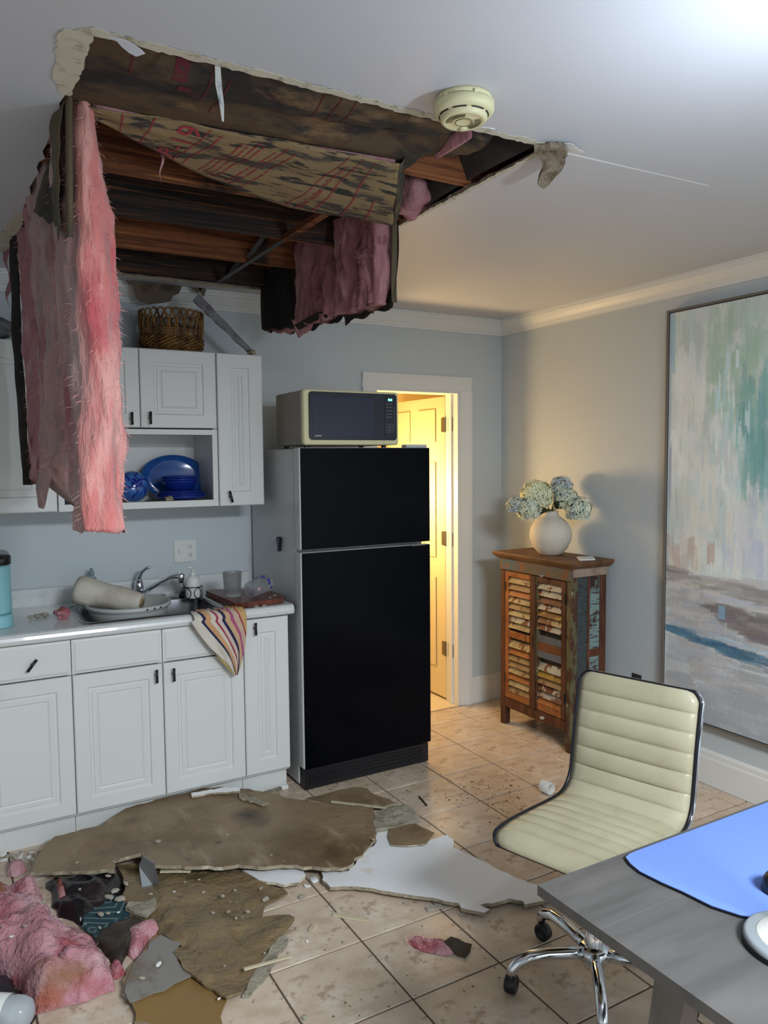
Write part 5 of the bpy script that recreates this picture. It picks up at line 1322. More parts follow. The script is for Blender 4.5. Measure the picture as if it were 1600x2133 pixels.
# bay 1: paper-faced batt still in place, mouldy
t = thing('insulation_batt', 'mouldy brown paper-faced batt still lying in the nearest joist bay', 'insulation', (.7, 1.8, 2.42), group='paper-faced batts in the joist bays')
def bay1(u, v):
    x = .20+u*1.02; y = 1.638+v*.36
    z = 2.405+.022*math.sin(v*7+u*3)+.02*noise.noise(Vector((u*5, v*4, 3)))-.018*math.sin(math.pi*v)+.012*noise.noise(Vector((u*16, v*9, 5)))
    z = max(2.376, z+.02*u); k = max(0, min(1, (v-.62)/.16)); return Vector((x, y, z*(1-k)+(2.3715+.001*noise.noise(Vector((u*9, v*4, 1))))*k))
obj('facing_paper', grid_sheet(bay1, 60, 22, (0, 0, .002)), M['kraftdark'], t, True)
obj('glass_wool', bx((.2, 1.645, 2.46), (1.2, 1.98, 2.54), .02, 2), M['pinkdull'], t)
M['print'] = mat('red_print', '9c3540', .8); M['printdark'] = mat('dark_red_print', '5d2327', .85)
def on_surface(fn, quads, name, m, parent, off=.0016):
    bm = bmesh.new()
    for (u0, v0, u1, v1) in quads:
        nu = max(1, int(abs(u1-u0)*60)); nv = max(1, int(abs(v1-v0)*22))
        g_ = [[bm.verts.new(fn(u0+(u1-u0)*i/nu, v0+(v1-v0)*j/nv)-Vector((0, 0, off))) for i in range(nu+1)] for j in range(nv+1)]
        for j in range(nv):
            for i in range(nu): bm.faces.new((g_[j][i], g_[j][i+1], g_[j+1][i+1], g_[j+1][i]))
    o_ = obj(name, bm, m, parent); o_['kind'] = 'stuff'; return o_
on_surface(bay1, [(.19, .15, .194, .45), (.40, .30, .404, .75), (.36, .22, .363, .6), (.62, .1, .623, .5), (.66, .1, .663, .5), (.70, .12, .703, .5), (.28, .25, .31, .40), (.30, .45, .33, .52)], 'printing', M['printdark'], t)
# right end of bay 1: grey-black paper folded up beside the opening
t = thing('paper_flap', 'smooth dark grey paper flap folded up inside the right corner of the opening', 'paper', (1.45, 2.0, 2.39))
obj('flap_sheet', grid_sheet(lambda u, v: Vector((1.455-.01*math.sin(u*5)-.10*v*(1-u*.6), 1.645+u*.76, 2.378+v*.16)), 16, 8, (.0015, 0, 0)), mat('grey_black_paper', '37332f', .8, layers=((5, '241f1e', .5, .62), (4, '4a2a2e', .58, .66)), bump=(10, .4)), t, True)
t = thing('paper_flap', 'crumpled brown paper flap sagging behind the smoke detector', 'paper', (1.2, 1.8, 2.39))
obj('flap_sheet', grid_sheet(lambda u, v: Vector((1.05+u*.30, 1.70+v*.29, 2.405+.03*math.sin(u*3+v*4)+.03*u*v+.012*noise.noise(Vector((u*6, v*6, 2))))), 16, 12, (0, 0, .0015)), M['kraftdark'], t, True)
tag(obj('insulation_scrap', loft([[(1.262+.010*s*math.cos(q), 1.80+.10*math.sin(q)*.9, 2.375+.135*s_) for q in [2*math.pi*k/14 for k in range(14)]] for s_, s in ((0, .5), (.3, 1.0), (.7, 1.1), (1, .6))]), M['pinkdull'], None, True), 'thin upright sliver of pink insulation near the smoke detector', 'insulation')
tag(obj('insulation_scrap', lump((1.425, 2.285, 2.43), .085, 55, .9, 4), M['pinkdull'], None, True), 'round pink insulation bulge pushing out at the right edge of the opening', 'insulation')
# bay 2: long paper-faced batt sagging with red print
t = thing('insulation_batt', 'sagging tan paper-faced batt with red printing and black mould', 'insulation', (.8, 2.1, 2.36), group='paper-faced batts in the joist bays')
nearE = [G(150, 212, 2.366), G(400, 262, 2.364), G(600, 298, 2.362), G(740, 320, 2.362), G(832, 334, 2.364)]
farE = [G(190, 247, 2.362), G(330, 318, 2.350), G(450, 380, 2.338), G(600, 432, 2.320), G(818, 472, 2.300)]
def interp(E, s):
    s = s*(len(E)-1); i = min(int(s), len(E)-2); return E[i].lerp(E[i+1], s-i)
def sag(u, v):
    p = interp(nearE, u).lerp(interp(farE, u), v)
    p = p.copy(); p.z += -.012*math.sin(math.pi*v)*u+.010*math.sin(v*9+u*5)*u*(1-v)+.008*noise.noise(Vector((u*7, v*4, 9)))
    return p
obj('facing_paper', grid_sheet(sag, 70, 20, (0, 0, .002)), M['kraft'], t, True)
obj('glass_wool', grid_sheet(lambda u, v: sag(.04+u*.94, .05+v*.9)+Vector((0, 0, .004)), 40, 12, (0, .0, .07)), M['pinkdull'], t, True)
endn = lambda u, v: sag(1.0, v)+Vector((.030*u, -.004*u, .07*u*u+.004*math.sin(v*8)))
obj('folded_end', grid_sheet(endn, 6, 18, (.0015, 0, 0)), M['paperolive'], t, True)
quads = [(a, .02, a+.0035, .98) for a in (.10, .17, .30, .735, .80, .868)]+[(.93, .55, .933, .97)]
for k, uc in enumerate((.335, .40, .42, .44, .46, .505, .525, .56)):
    v = .08+.05*(k % 3)
    while v < .9:
        l = .05+.05*((k*7+int(v*40)) % 3); quads.append((uc, v, uc+.0045, min(.94, v+l))); v += l+.018
on_surface(sag, quads, 'printing', M['print'], t)
def surf_text(txt, size_u, u0, v0, vspan, m):
    vs, fs = text_mesh(txt, 1.0)
    w = max(v.x for v in vs)
    P = [sag(u0-v.y*size_u, v0-(v.x/w)*vspan)-Vector((0, 0, .0022)) for v in vs]
    obj('lettering', (P, fs), m, t)
surf_text('this side toward', .028, .775, .96, .80, M['print'])
surf_text('R-19', .085, .29, .97, .90, M['print'])
obj('torn_shred', grid_sheet(lambda u, v: Vector((.560+.010*u*(1-v)+.004*math.sin(v*7), 2.195+.002*u, 2.372-v*.085)), 3, 10, (0, .001, 0)), mat('pink_shred', 'c08f90', .9), t, True)
print('insulation ok')
# ================================================================== DEBRIS ON THE FLOOR
M['brownboard'] = mat('wet_board_paper', '86735a', .5, layers=((3, '6e5b44', .45, .58, (1, 1, 1), 8), (6, '978570', .58, .7, (2, .7, 1), 7), (2.2, '57432f', .60, .70, (1, 1.5, 1), 8), (14, '4a3c31', .68, .74)), bump=(12, .7, (1, 1, 1), .012))
M['brownwet'] = mat('wet_brown_paper', '78664a', .35, layers=((4, '877455', .5, .62), (9, '5d4d37', .60, .7)), bump=(11, 1.0, (1, 1, 1), .03))
M['ochre'] = mat('ochre_wet_paper', '85693f', .35, layers=((2.2, '8f8d85', .5, .56, (1, 1.4, 1), 6), (8, '57452c', .62, .7)), bump=(7, .3))
M['greywet'] = mat('grey_wet_paper', '83807a', .4, layers=((3, '716456', .56, .62, (1.6, .8, 1), 6),), bump=(7, .3))
M['whiteboard'] = mat('white_painted_board', 'e2e4e5', .5, layers=((3.1, 'd8d3c6', .60, .63),), bump=(30, .06))
M['gypsgrey'] = mat('crumbled_gypsum', '96907f', .95, layers=((30, '746b5c', .5, .66),), bump=(50, .9))
def board(name, lab, pts, thick, m, cat='debris', seed=0, bump=.004, freq=5, res=.05, amp=.007, step=.025, group='sheets of fallen ceiling on the floor', edge='gyps'):
    b = [G(*p) for p in pts]
    return tag(obj(name, sheet(b, thick, res, bump, freq, seed, step, amp, 1), None, None, False, mats=[M[m], M[edge]]), lab, cat, group)
# lower wet sheets first
board('wet_ceiling_paper', 'ochre and grey wet ceiling paper lying nearest at the bottom of the photo', [(333, 1940, .012), (377, 1959, .012), (363, 1977, .012), (375, 2006, .012), (409, 2034, .012), (440, 2060, .014), (472, 2082, .014), (464, 2103, .012), (456, 2150, .012), (270, 2150, .012), (283, 2111, .018), (272, 2087, .022), (257, 2072, .022), (257, 2043, .02), (278, 2001, .016), (310, 1962, .014)], .004, 'ochre', seed=3, bump=.006, edge='ochre')
board('wet_ceiling_paper', 'grey wet ceiling paper leaf lying over the ochre sheet', [(335, 1945, .020), (377, 1962, .020), (362, 1980, .020), (372, 2002, .020), (400, 2030, .020), (340, 2062, .024), (270, 2086, .030), (258, 2068, .030), (262, 2040, .026), (282, 2000, .022)], .003, 'greywet', seed=4, bump=.003, edge='greywet')
board('wet_ceiling_paper', 'large crumpled brown wet ceiling paper scattered with white chips', [(300, 1795, .024), (240, 1800, .024), (259, 1830, .026), (257, 1867, .030), (270, 1900, .030), (276, 1916, .026), (320, 1931, .024), (380, 1963, .026), (362, 1979, .028), (377, 2009, .028), (409, 2032, .030), (443, 2056, .030), (472, 2080, .028), (503, 2066, .022), (517, 2040, .02), (543, 2001, .02), (559, 1969, .02), (595, 1940, .02), (614, 1914, .03), (595, 1904, .02), (545, 1914, .018), (551, 1891, .018), (580, 1867, .02), (600, 1851, .024), (535, 1833, .024), (520, 1800, .024)], .008, 'brownwet', seed=5, bump=.018, freq=13, res=.024, amp=.006, edge='brownwet')
board('plaster_layer', 'torn grey plaster edge under the crumpled brown paper', [(503, 2075, .010), (520, 2045, .010), (548, 2000, .010), (565, 1970, .010), (590, 1945, .010), (600, 1960, .008), (575, 2000, .008), (560, 2025, .008), (545, 2045, .008), (520, 2075, .008)], .008, 'gypsgrey', seed=6, edge='gypsgrey')
# big slab leaning from the floor to the cabinet plinth
board('ceiling_board', 'largest fallen ceiling board, brown side up, against the base cabinets', [(64, 1818, .050), (84, 1776, .06), (114, 1742, .07), (172, 1728, .08), (218, 1717, .085), (224, 1708, .086), (260, 1684, .088), (348, 1659, .090), (396, 1649, .090), (420, 1643, .088), (484, 1640, .082), (520, 1643, .076), (560, 1652, .07), (596, 1661, .06), (640, 1668, .05), (700, 1676, .045), (778, 1681, .045), (782, 1698, .04), (783, 1748, .03), (758, 1775, .032), (728, 1802, .04), (714, 1809, .045), (600, 1804, .055), (510, 1803, .06), (404, 1805, .065), (300, 1803, .070), (296, 1778, .07), (236, 1792, .06), (236, 1812, .055), (150, 1815, .05)], .013, 'brownboard', seed=7, bump=.006, freq=4, res=.06)
board('ceiling_board', 'brown board scrap lying before the refrigerator', [(640, 1662, .02), (684, 1651, .02), (735, 1639, .022), (765, 1642, .022), (782, 1656, .02), (829, 1673, .016), (799, 1681, .016), (740, 1678, .02), (690, 1676, .02)], .010, 'brownboard', seed=8)
board('ceiling_board', 'crumbling grey gypsum piece with a red spot right of the large brown board', [(778, 1694, .04), (789, 1686, .045), (820, 1679, .05), (849, 1674, .05), (865, 1688, .05), (876, 1701, .04), (863, 1713, .035), (812, 1723, .035), (782, 1727, .035)], .02, 'gypsgrey', seed=9, bump=.012, freq=14, res=.03, edge='gypsgrey')
board('ceiling_board', 'bright white painted ceiling board broken to a point towards the desk', [(669, 1810, .022), (695, 1810, .022), (708, 1816, .024), (727, 1813, .024), (756, 1777, .024), (782, 1758, .022), (786, 1729, .022), (812, 1724, .022), (807, 1745, .022), (815, 1760, .022), (880, 1761, .024), (900, 1748, .030), (932, 1738, .036), (945, 1748, .034), (945, 1766, .026), (964, 1774, .024), (1003, 1792, .022), (1075, 1829, .02), (1101, 1839, .02), (1135, 1848, .02), (1150, 1870, .02), (1130, 1878, .022), (1094, 1885, .022), (1088, 1877, .022), (1062, 1872, .024), (1000, 1885, .026), (1020, 1894, .026), (1010, 1901, .024), (961, 1891, .024), (955, 1881, .024), (912, 1872, .024), (860, 1865, .028), (795, 1855, .030), (740, 1846, .028), (688, 1847, .026), (672, 1833, .024)], .012, 'whiteboard', seed=10, bump=.002, amp=.004, step=.02)
board('ceiling_board', 'brown torn backing patch lying on the white ceiling board', [(812, 1716, .030), (844, 1708, .030), (867, 1716, .030), (905, 1735, .032), (898, 1745, .034), (888, 1757, .032), (850, 1762, .030), (815, 1760, .030), (808, 1742, .030)], .004, 'brownboard', seed=11, bump=.003, amp=.003)
board('ceiling_board', 'small tongue of white board under the front edge of the brown board', [(505, 1812, .030), (632, 1809, .030), (637, 1824, .030), (620, 1838, .028), (590, 1842, .028), (540, 1832, .030)], .010, 'whiteboard', seed=12, amp=.003)
board('ceiling_board', 'small grey plaster crust on the crumpled brown paper by the rug', [(262, 1890, .038), (268, 1880, .042), (300, 1874, .045), (325, 1868, .045), (322, 1890, .042), (305, 1902, .040), (278, 1900, .038)], .012, 'gypsgrey', seed=13, bump=.01, freq=20, res=.025, edge='gypsgrey')
big = bpy.data.objects['ceiling_board']
M['mould'] = mat('mould_stain', '2f2822', .7, layers=((20, '4a3d30', .5, .65),))
nt_ = M['brownboard'].node_tree
def stain(material, centre, rad, col, soft=.6):
    # a round soaked stain fixed in the sheet's own coordinates
    nt = material.node_tree; p = nt.nodes['Principled BSDF']; src = p.inputs['Base Color'].links[0].from_socket
    tc = nt.nodes.new('ShaderNodeTexCoord'); vm = nt.nodes.new('ShaderNodeVectorMath'); vm.operation = 'DISTANCE'; vm.inputs[1].default_value = centre
    nz = nt.nodes.new('ShaderNodeTexNoise'); nz.inputs['Scale'].default_value = 14; nz.inputs['Detail'].default_value = 6
    nt.links.new(tc.outputs['Object'], vm.inputs[0]); nt.links.new(tc.outputs['Object'], nz.inputs['Vector'])
    ad = nt.nodes.new('ShaderNodeMath'); ad.operation = 'MULTIPLY_ADD'; ad.inputs[1].default_value = rad*1.4; nt.links.new(nz.outputs[0], ad.inputs[0]); nt.links.new(vm.outputs['Value'], ad.inputs[2])
    mr = nt.nodes.new('ShaderNodeMapRange'); mr.inputs[1].default_value = rad*1.7; mr.inputs[2].default_value = rad*(1.7-soft); nt.links.new(ad.outputs[0], mr.inputs[0])
    mx = nt.nodes.new('ShaderNodeMix'); mx.data_type = 'RGBA'; nt.links.new(mr.outputs[0], mx.inputs[0]); nt.links.new(src, mx.inputs[6]); mx.inputs[7].default_value = srgb(col); nt.links.new(mx.outputs[2], p.inputs['Base Color'])
stain(M['brownboard'], G(525, 1695, .08), .10, '463c33', .9)
for q_ in ((392, 1785, .02), (410, 1776, .016), (432, 1770, .022), (461, 1775, .012), (478, 1763, .014), (545, 1722, .022), (610, 1722, .022), (640, 1728, .03)): stain(M['brownboard'], G(q_[0], q_[1], .075), q_[2]*.8, '3f362e', .5)
stain(M['brownboard'], G(700, 1770, .05), .09, '5d4a34', .8)
# white strips broken off by the plinth
for k, (pts, lab) in enumerate((([(398, 1652, .105), (470, 1640, .105), (500, 1641, .105), (500, 1648, .10), (440, 1652, .10), (400, 1660, .10)], 'long white plaster strip on top of the brown board by the plinth'), ([(495, 1650, .09), (520, 1655, .085), (545, 1668, .08), (560, 1672, .08), (548, 1676, .08), (520, 1668, .085), (500, 1662, .09)], 'crooked white plaster strip behind the brown board'), ([(548, 1648, .03), (585, 1637, .03), (588, 1645, .03), (556, 1655, .03)], 'grey plaster flake at the foot of the narrow base cabinet'))):
    board('plaster_strip', lab, pts, .008, 'gypsgrey' if k else 'whiteboard', seed=30+k, amp=.004, step=.015, res=.03, group='plaster strips by the plinth')
tag(obj('plinth_rail', bx((1.15, 3.232, 0.002), (1.335, 3.250, .022), .003), M['trim']), 'loose white quarter-round rail at the foot of the narrow base cabinet', 'trim rail')
board('rubber_mat', 'dark blue mat scrap at the foot of the refrigerator', [(590, 1652, .012), (605, 1645, .012), (620, 1652, .012), (600, 1660, .012)], .008, 'paperblack', seed=36, group=None) if False else None
# folded silver-grey piece standing up on the wet paper
t = thing('bent_metal_scrap', 'bent shiny grey scrap standing on edge at the front of the large board', 'debris', G(305, 1830, .03))
M['foil'] = mat('grey_foil', '8f9396', .25, .5)
bm = bmesh.new(); q = [G(296, 1850, .03), G(318, 1843, .03), G(332, 1842, .04), G(322, 1800, .12), G(300, 1786, .14), G(290, 1805, .10)]
vsq = [bm.verts.new(p) for p in q]; bm.faces.new((vsq[0], vsq[1], vsq[3], vsq[4], vsq[5])); bm.faces.new((vsq[1], vsq[2], vsq[3]))
r = bmesh.ops.extrude_face_region(bm, geom=bm.faces[:]); bmesh.ops.translate(bm, verts=[v for v in r['geom'] if isinstance(v, bmesh.types.BMVert)], vec=(0, .006, .003))
obj('scrap_sheet', bm, M['foil'], t)
# heap of pink insulation at the lower left
def mound(bnd, hmax, width, seed, res=.02, lumpf=9, lumpa=.035, fine=.012, tilt=(0, 0)):
    b = jag([Vector(p) for p in bnd], .03, .008, seed); n = len(b); P2 = [Vector((p.x, p.y)) for p in b]
    xs = [p.x for p in b]; ys_ = [p.y for p in b]; pts = list(P2); y = min(ys_)
    def inside(q):
        r_ = False
        for i in range(n):
            a, c = P2[i], P2[(i+1) % n]
            if (a.y > q.y) != (c.y > q.y) and q.x < (c.x-a.x)*(q.y-a.y)/(c.y-a.y)+a.x: r_ = not r_
        return r_
    while y < max(ys_):
        x = min(xs)
        while x < max(xs):
            q = Vector((x, y))
            if inside(q) and min((q-p).length for p in P2) > res*.5: pts.append(q)
            x += res
        y += res
    vo, _, fo = geometry.delaunay_2d_cdt(pts, [], [list(range(n))], 1, 1e-6)[:3]
    bm = bmesh.new(); top = []; cxm_, cym_ = sum(xs)/n, sum(ys_)/n
    for v in vo:
        d = 1e9
        for i in range(n):
            a, c = P2[i], P2[(i+1) % n]; ab = c-a; tt = max(0, min(1, (v-a).dot(ab)/max(1e-9, ab.length_squared))); d = min(d, (v-(a+ab*tt)).length)
        f = math.sqrt(max(0, 1-(1-min(1, d/width))**2))
        z = f*(hmax+tilt[0]*(v.x-cxm_)+tilt[1]*(v.y-cym_)+lumpa*noise.noise(Vector((v.x*lumpf, v.y*lumpf, seed)))+fine*noise.noise(Vector((v.x*32, v.y*32, seed))))
        off = .012*noise.noise(Vector((v.x*20, v.y*20, seed+5)))*f
        top.append(bm.verts.new((v.x+off, v.y+off, .002+max(0, z))))
    cnt = set()
    for f in fo:
        bm.faces.new([top[i] for i in f])
        for i in range(len(f)): cnt.add((f[i], f[(i+1) % len(f)]))
    return bm
M['heap'] = M['pinkwet'].copy()
heap = [G(-90, 1850, .10), G(0, 1835, .10), G(70, 1828, .10), G(100, 1848, .10), G(112, 1878, .09), G(116, 1902, .08), G(172, 1926, .07), G(215, 1975, .05), G(232, 2020, .03), G(240, 2065, .0), G(180, 2090, 0), G(110, 2106, 0), G(72, 2118, 0), G(45, 2075, .0), G(0, 2035, 0), G(-90, 2000, 0)]
t = thing('insulation_heap', 'big wet pink insulation heap on the floor at the lower left', 'insulation', (heap[8].x-.1, heap[8].y+.1, 0))
obj('glass_wool', mound(heap, .115, .07, 2, res=.013, tilt=(-.06, .06), lumpf=12, lumpa=.05, fine=.018), M['heap'], t, True)
for q_ in ((100, 2040, .07, .075, '86643f'), (160, 2025, .06, .06, '87603c'), (205, 2050, .05, .075, 'a24b4f'), (150, 1960, .10, .06, 'a9565c'), (90, 2090, .03, .06, 'a5604f'), (30, 1850, .12, .05, 'a75a64')): stain(M['heap'], G(*q_[:3])-t.location, q_[3], q_[4], .9)
hm = bpy.data.objects[t.children[0].name].data
fsrc = [(p.center+t.location, p.normal) for p in hm.polygons][::3]
f_ = obj('loose_fibres', fibres(fsrc, 700, 77, .005, .016, down=-.2, w=.0003), M['fibwet'], t); f_['kind'] = 'stuff'
for k, (pts, h_, w_, m_, lab) in enumerate((([(262, 1955, 0), (300, 1938, 0), (328, 1935, 0), (332, 1950, 0), (305, 1975, 0), (278, 2003, 0), (264, 1990, 0)], .05, .03, 'pinkwet', 'elongated pink insulation scrap beside the grey wet paper'), ([(228, 2015, 0), (252, 2008, 0), (262, 2030, 0), (245, 2042, 0), (232, 2040, 0)], .03, .03, 'pinkwet', 'small dark pink insulation scrap right of the big heap'),
        ([(15, 1812, 0), (45, 1800, 0), (55, 1815, 0), (35, 1828, 0), (15, 1826, 0)], .04, .03, 'pinkwet', 'dark red insulation scrap between the heap and the base cabinets'), ([(112, 1840, .02), (130, 1838, .02), (142, 1868, .02), (120, 1878, .02)], .06, .03, 'pinkwet', 'dark pink insulation scrap among the black plastic'))):
    tag(obj('insulation_scrap', mound([G(*p) for p in pts], h_, w_, 40+k, res=.012, lumpa=.012), M[m_], None, True), lab, 'insulation', 'insulation scraps on the floor')
# black plastic, patterned rug and brown cloth between heap and boards
M['blackplastic'] = mat('black_plastic_sheet', '18161a', .22, layers=((5, '2b2220', .5, .65),), bump=(12, .8, (1, 1, 1), .02))
t = thing('black_plastic_bag', 'crumpled black plastic under the boards beside the pink heap', 'bag', G(170, 1860, 0))
obj('plastic_sheet', mound([G(95, 1825, .03), G(150, 1815, .03), G(240, 1812, .03), (G(262, 1830, .03)), G(250, 1862, .02), G(215, 1900, .01), G(165, 1925, .01), G(118, 1905, .01), G(108, 1868, .02)], .035, .04, 51, res=.014, lumpf=16, lumpa=.035), M['blackplastic'], t, True)
m = mat('teal_rug', '2c4750', .9, bump=(200, .5)); nt = m.node_tree; N = nt.nodes; L = nt.links
tc = N.new('ShaderNodeTexCoord'); mp = N.new('ShaderNodeMapping'); mp.inputs['Rotation'].default_value = (0, 0, .5); mp.inputs['Scale'].default_value = (1, 1, 1); L.new(tc.outputs['Object'], mp.inputs[0])
sp = N.new('ShaderNodeSeparateXYZ'); L.new(mp.outputs[0], sp.inputs[0])
def tri(o, per):
    a = N.new('ShaderNodeMath'); a.operation = 'PINGPONG'; a.inputs[1].default_value = per; L.new(o, a.inputs[0]); return a.outputs[0]
mx_ = N.new('ShaderNodeMath'); mx_.operation = 'MAXIMUM'; L.new(tri(sp.outputs[0], .075), mx_.inputs[0]); L.new(tri(sp.outputs[1], .075), mx_.inputs[1])
pp = N.new('ShaderNodeMath'); pp.operation = 'PINGPONG'; pp.inputs[1].default_value = .012; L.new(mx_.outputs[0], pp.inputs[0])
gt = N.new('ShaderNodeMath'); gt.operation = 'GREATER_THAN'; gt.inputs[1].default_value = .0085; L.new(pp.outputs[0], gt.inputs[0])
mm = N.new('ShaderNodeMix'); mm.data_type = 'RGBA'; mm.inputs[6].default_value = srgb('25404a'); mm.inputs[7].default_value = srgb('5d7272'); L.new(gt.outputs[0], mm.inputs[0]); L.new(mm.outputs[2], N['Principled BSDF'].inputs['Base Color'])
tag(obj('patterned_rug', sheet([G(172, 1930, .022), G(178, 1895, .022), G(200, 1872, .026), G(235, 1862, .030), G(262, 1880, .030), G(282, 1912, .022), G(255, 1930, .020), G(205, 1955, .018)], .008, .03, .006, 8, 60, .03, .003), m), 'teal rug corner with pale square pattern showing among the debris', 'rug')
tag(obj('brown_cloth', mound([G(192, 1955, .012), G(235, 1925, .012), G(285, 1912, .012), G(322, 1932, .01), G(300, 1952, .01), G(262, 1985, .01), G(255, 2030, .0), G(232, 2010, .0), G(212, 1975, .005)], .030, .025, 61, res=.014, lumpf=14, lumpa=.018), mat('wet_brown_cloth', '2f2822', .5, layers=((5, '463c30', .5, .65, (1, 3, 1)),), bump=(12, .6)), None, True), 'dark wet brown cloth between the rug and the pink scrap', 'cloth')
tag(obj('brown_cloth', mound([G(-90, 2040, 0), G(0, 2030, 0), G(48, 2070, 0), G(76, 2120, 0), G(40, 2160, 0), G(-90, 2170, 0)], .03, .03, 62, res=.02, lumpa=.015), mat('dark_bag', '26252a', .5, bump=(12, .6)), None, True), 'dark cloth in front of the pink heap under the clear bottle', 'cloth')
# clear bottle cut by the frame corner
t = thing('plastic_bottle', 'clear plastic bottle with white label at the lower left corner', 'bottle', G(20, 2110, .03))
M['pet'] = mat('clear_plastic', 'dfe6ea', .08, trans=.5, ior=1.25, alpha=.75)
ba, bb = G(66, 2112, .07), G(-40, 2105, .07); bd_ = (bb-ba).normalized()
prof = [(0, 0), (.020, .001), (.036, .012), (.042, .03), (.043, .05), (.040, .06), (.043, .07), (.043, .16), (.03, .19), (.014, .21), (.014, .225), (0, .225)]
obj('bottle_body', lathe(bmesh.new(), prof, ba, 32, bd_), M['pet'], t, True)
obj('label', lathe(bmesh.new(), [(.0436, .065), (.0442, .066), (.0442, .14), (.0436, .141)], ba, 32, bd_), M['white'], t, True)
# torn insulation scrap with dark paper on the open tiles
t = thing('insulation_scrap', 'pink insulation scrap with a dark paper corner lying on the open tiles', 'insulation', G(915, 1970, 0))
obj('glass_wool', mound([G(848, 1962, 0), G(868, 1950, 0), G(885, 1958, 0), G(905, 1958, 0), G(935, 1965, 0), G(955, 1985, 0), G(930, 1992, 0), G(890, 1986, 0), G(862, 1975, 0)], .010, .02, 70, res=.010, lumpa=.008, fine=.004), M['pinkwet'], t, True)
obj('facing_paper', sheet([G(925, 1960, .016), G(940, 1952, .018), G(984, 1966, .012), G(980, 1984, .008), G(970, 1995, .006), G(950, 1987, .010)], .002, .02, .006, 20, 71, .02, .003), mat('dark_paper', '3a3126', .7), t)
f_ = obj('loose_fibres', fibres([(G(848+R2.uniform(0, 60), 1955+R2.uniform(0, 20), .004), (0, 0, 1)) for _ in range(60)], 120, 9, .01, .04, down=.0, w=.0006), M['fib'], t); f_['kind'] = 'stuff'
# white pipe coupling on the tiles
t = thing('pipe_coupling', 'short white plastic pipe coupling lying on the tiles by the chair', 'pipe', G(1140, 1650, 0))
pc = G(1139, 1652, 0)+Vector((0, 0, .027)); pd = Vector((.12, -.99, 0)).normalized()
obj('pipe_body', lathe(bmesh.new(), [(.027, -.026), (.027, .026), (.022, .026), (.022, -.026), (.027, -.026)], pc, 28, pd), M['white'], t, True)
# sticks
def stick(name, lab, a, b, w, h_, m, grp=None):
    a, b = Vector(a), Vector(b); d = (b-a).normalized(); s = Vector((-d.y, d.x, 0)).normalized()
    rr = random.Random(int(a.x*997)); rings = []
    for i in range(6):
        c = a.lerp(b, i/5); j = rr.uniform(.8, 1.1)
        rings.append([c-s*w*j, c+s*w*j, c+s*w*j*.8+Vector((0, 0, h_)), c-s*w*j*.8+Vector((0, 0, h_))])
    return tag(obj(name, loft(rings), m), lab, 'debris', grp)
stick('wood_splinter', 'pale flat wood splinter lying on the tiles below the white board', G(694, 1906, .001), G(768, 1918, .001), .010, .006, mat('pale_wood', 'b8ad93', .8), 'splinters on the floor')
stick('wood_splinter', 'short pale splinter end left of the red insulation scrap', G(647, 1942, .001), G(656, 1929, .001), .009, .009, bpy.data.materials['pale_wood'], 'splinters on the floor')
stick('wood_splinter', 'white flake under the near edge of the white board', G(888, 1896, .001), G(920, 1888, .001), .013, .006, M['chipm'], 'splinters on the floor')
stick('wood_splinter', 'thin dark splinter on the tiles in front of the refrigerator', G(873, 1660, .001), G(889, 1679, .001), .004, .004, M['paperblack'], 'splinters on the floor')
stick('wood_splinter', 'slim tan splinter across the torn plaster edge', G(508, 2021, .035), G(606, 1994, .012), .005, .006, bpy.data.materials['pale_wood'], 'splinters on the floor')
stick('wood_splinter', 'tan broken edge strip under the front of the large brown board', G(335, 1815, .04), G(398, 1815, .04), .012, .006, bpy.data.materials['pale_wood'], 'splinters on the floor')
stick('wood_splinter', 'tan strip lying over the brown scrap before the refrigerator', G(690, 1671, .03), G(805, 1684, .03), .008, .005, bpy.data.materials['pale_wood'], 'splinters on the floor')
# chips
rr = random.Random(99)
ORD = ['nearest', 'second nearest', 'third nearest', 'fourth nearest', 'fifth nearest', 'sixth nearest', 'seventh nearest', 'eighth nearest', 'ninth nearest', 'tenth nearest', 'eleventh nearest', 'twelfth nearest', 'thirteenth nearest', 'fourteenth nearest', 'fifteenth nearest']
def chips(spec, lab, grp, marks):
    protos = {}; owner = {}
    for i, (px, py, z, s) in enumerate(spec):
        d, nm = min((math.hypot(px-mx_, py-my_), nm) for nm, mx_, my_ in marks)
        owner.setdefault(nm, []).append((d, i))
    labs = {}
    for nm, l in owner.items():
        for r_, (d, i) in enumerate(sorted(l)): labs[i] = lab+', '+ORD[min(r_, 14)]+' to '+nm
    for ci, (px, py, z, s) in enumerate(spec):
        k = rr.randrange(5)
        if k not in protos:
            o = obj('plaster_chip', lump((0, 0, 0), 1.0, 200+k, .42, 1), M['chipm'] if k else M['trim']); protos[k] = o
        else:
            o = protos[k].copy(); COL.objects.link(o)
        o.location = G(px, py, z); s *= .8; o.scale = (s, s*rr.uniform(.5, 1.0), s*.7); o.rotation_euler = (0, 0, rr.uniform(0, 6)); tag(o, labs[ci], 'debris', grp)
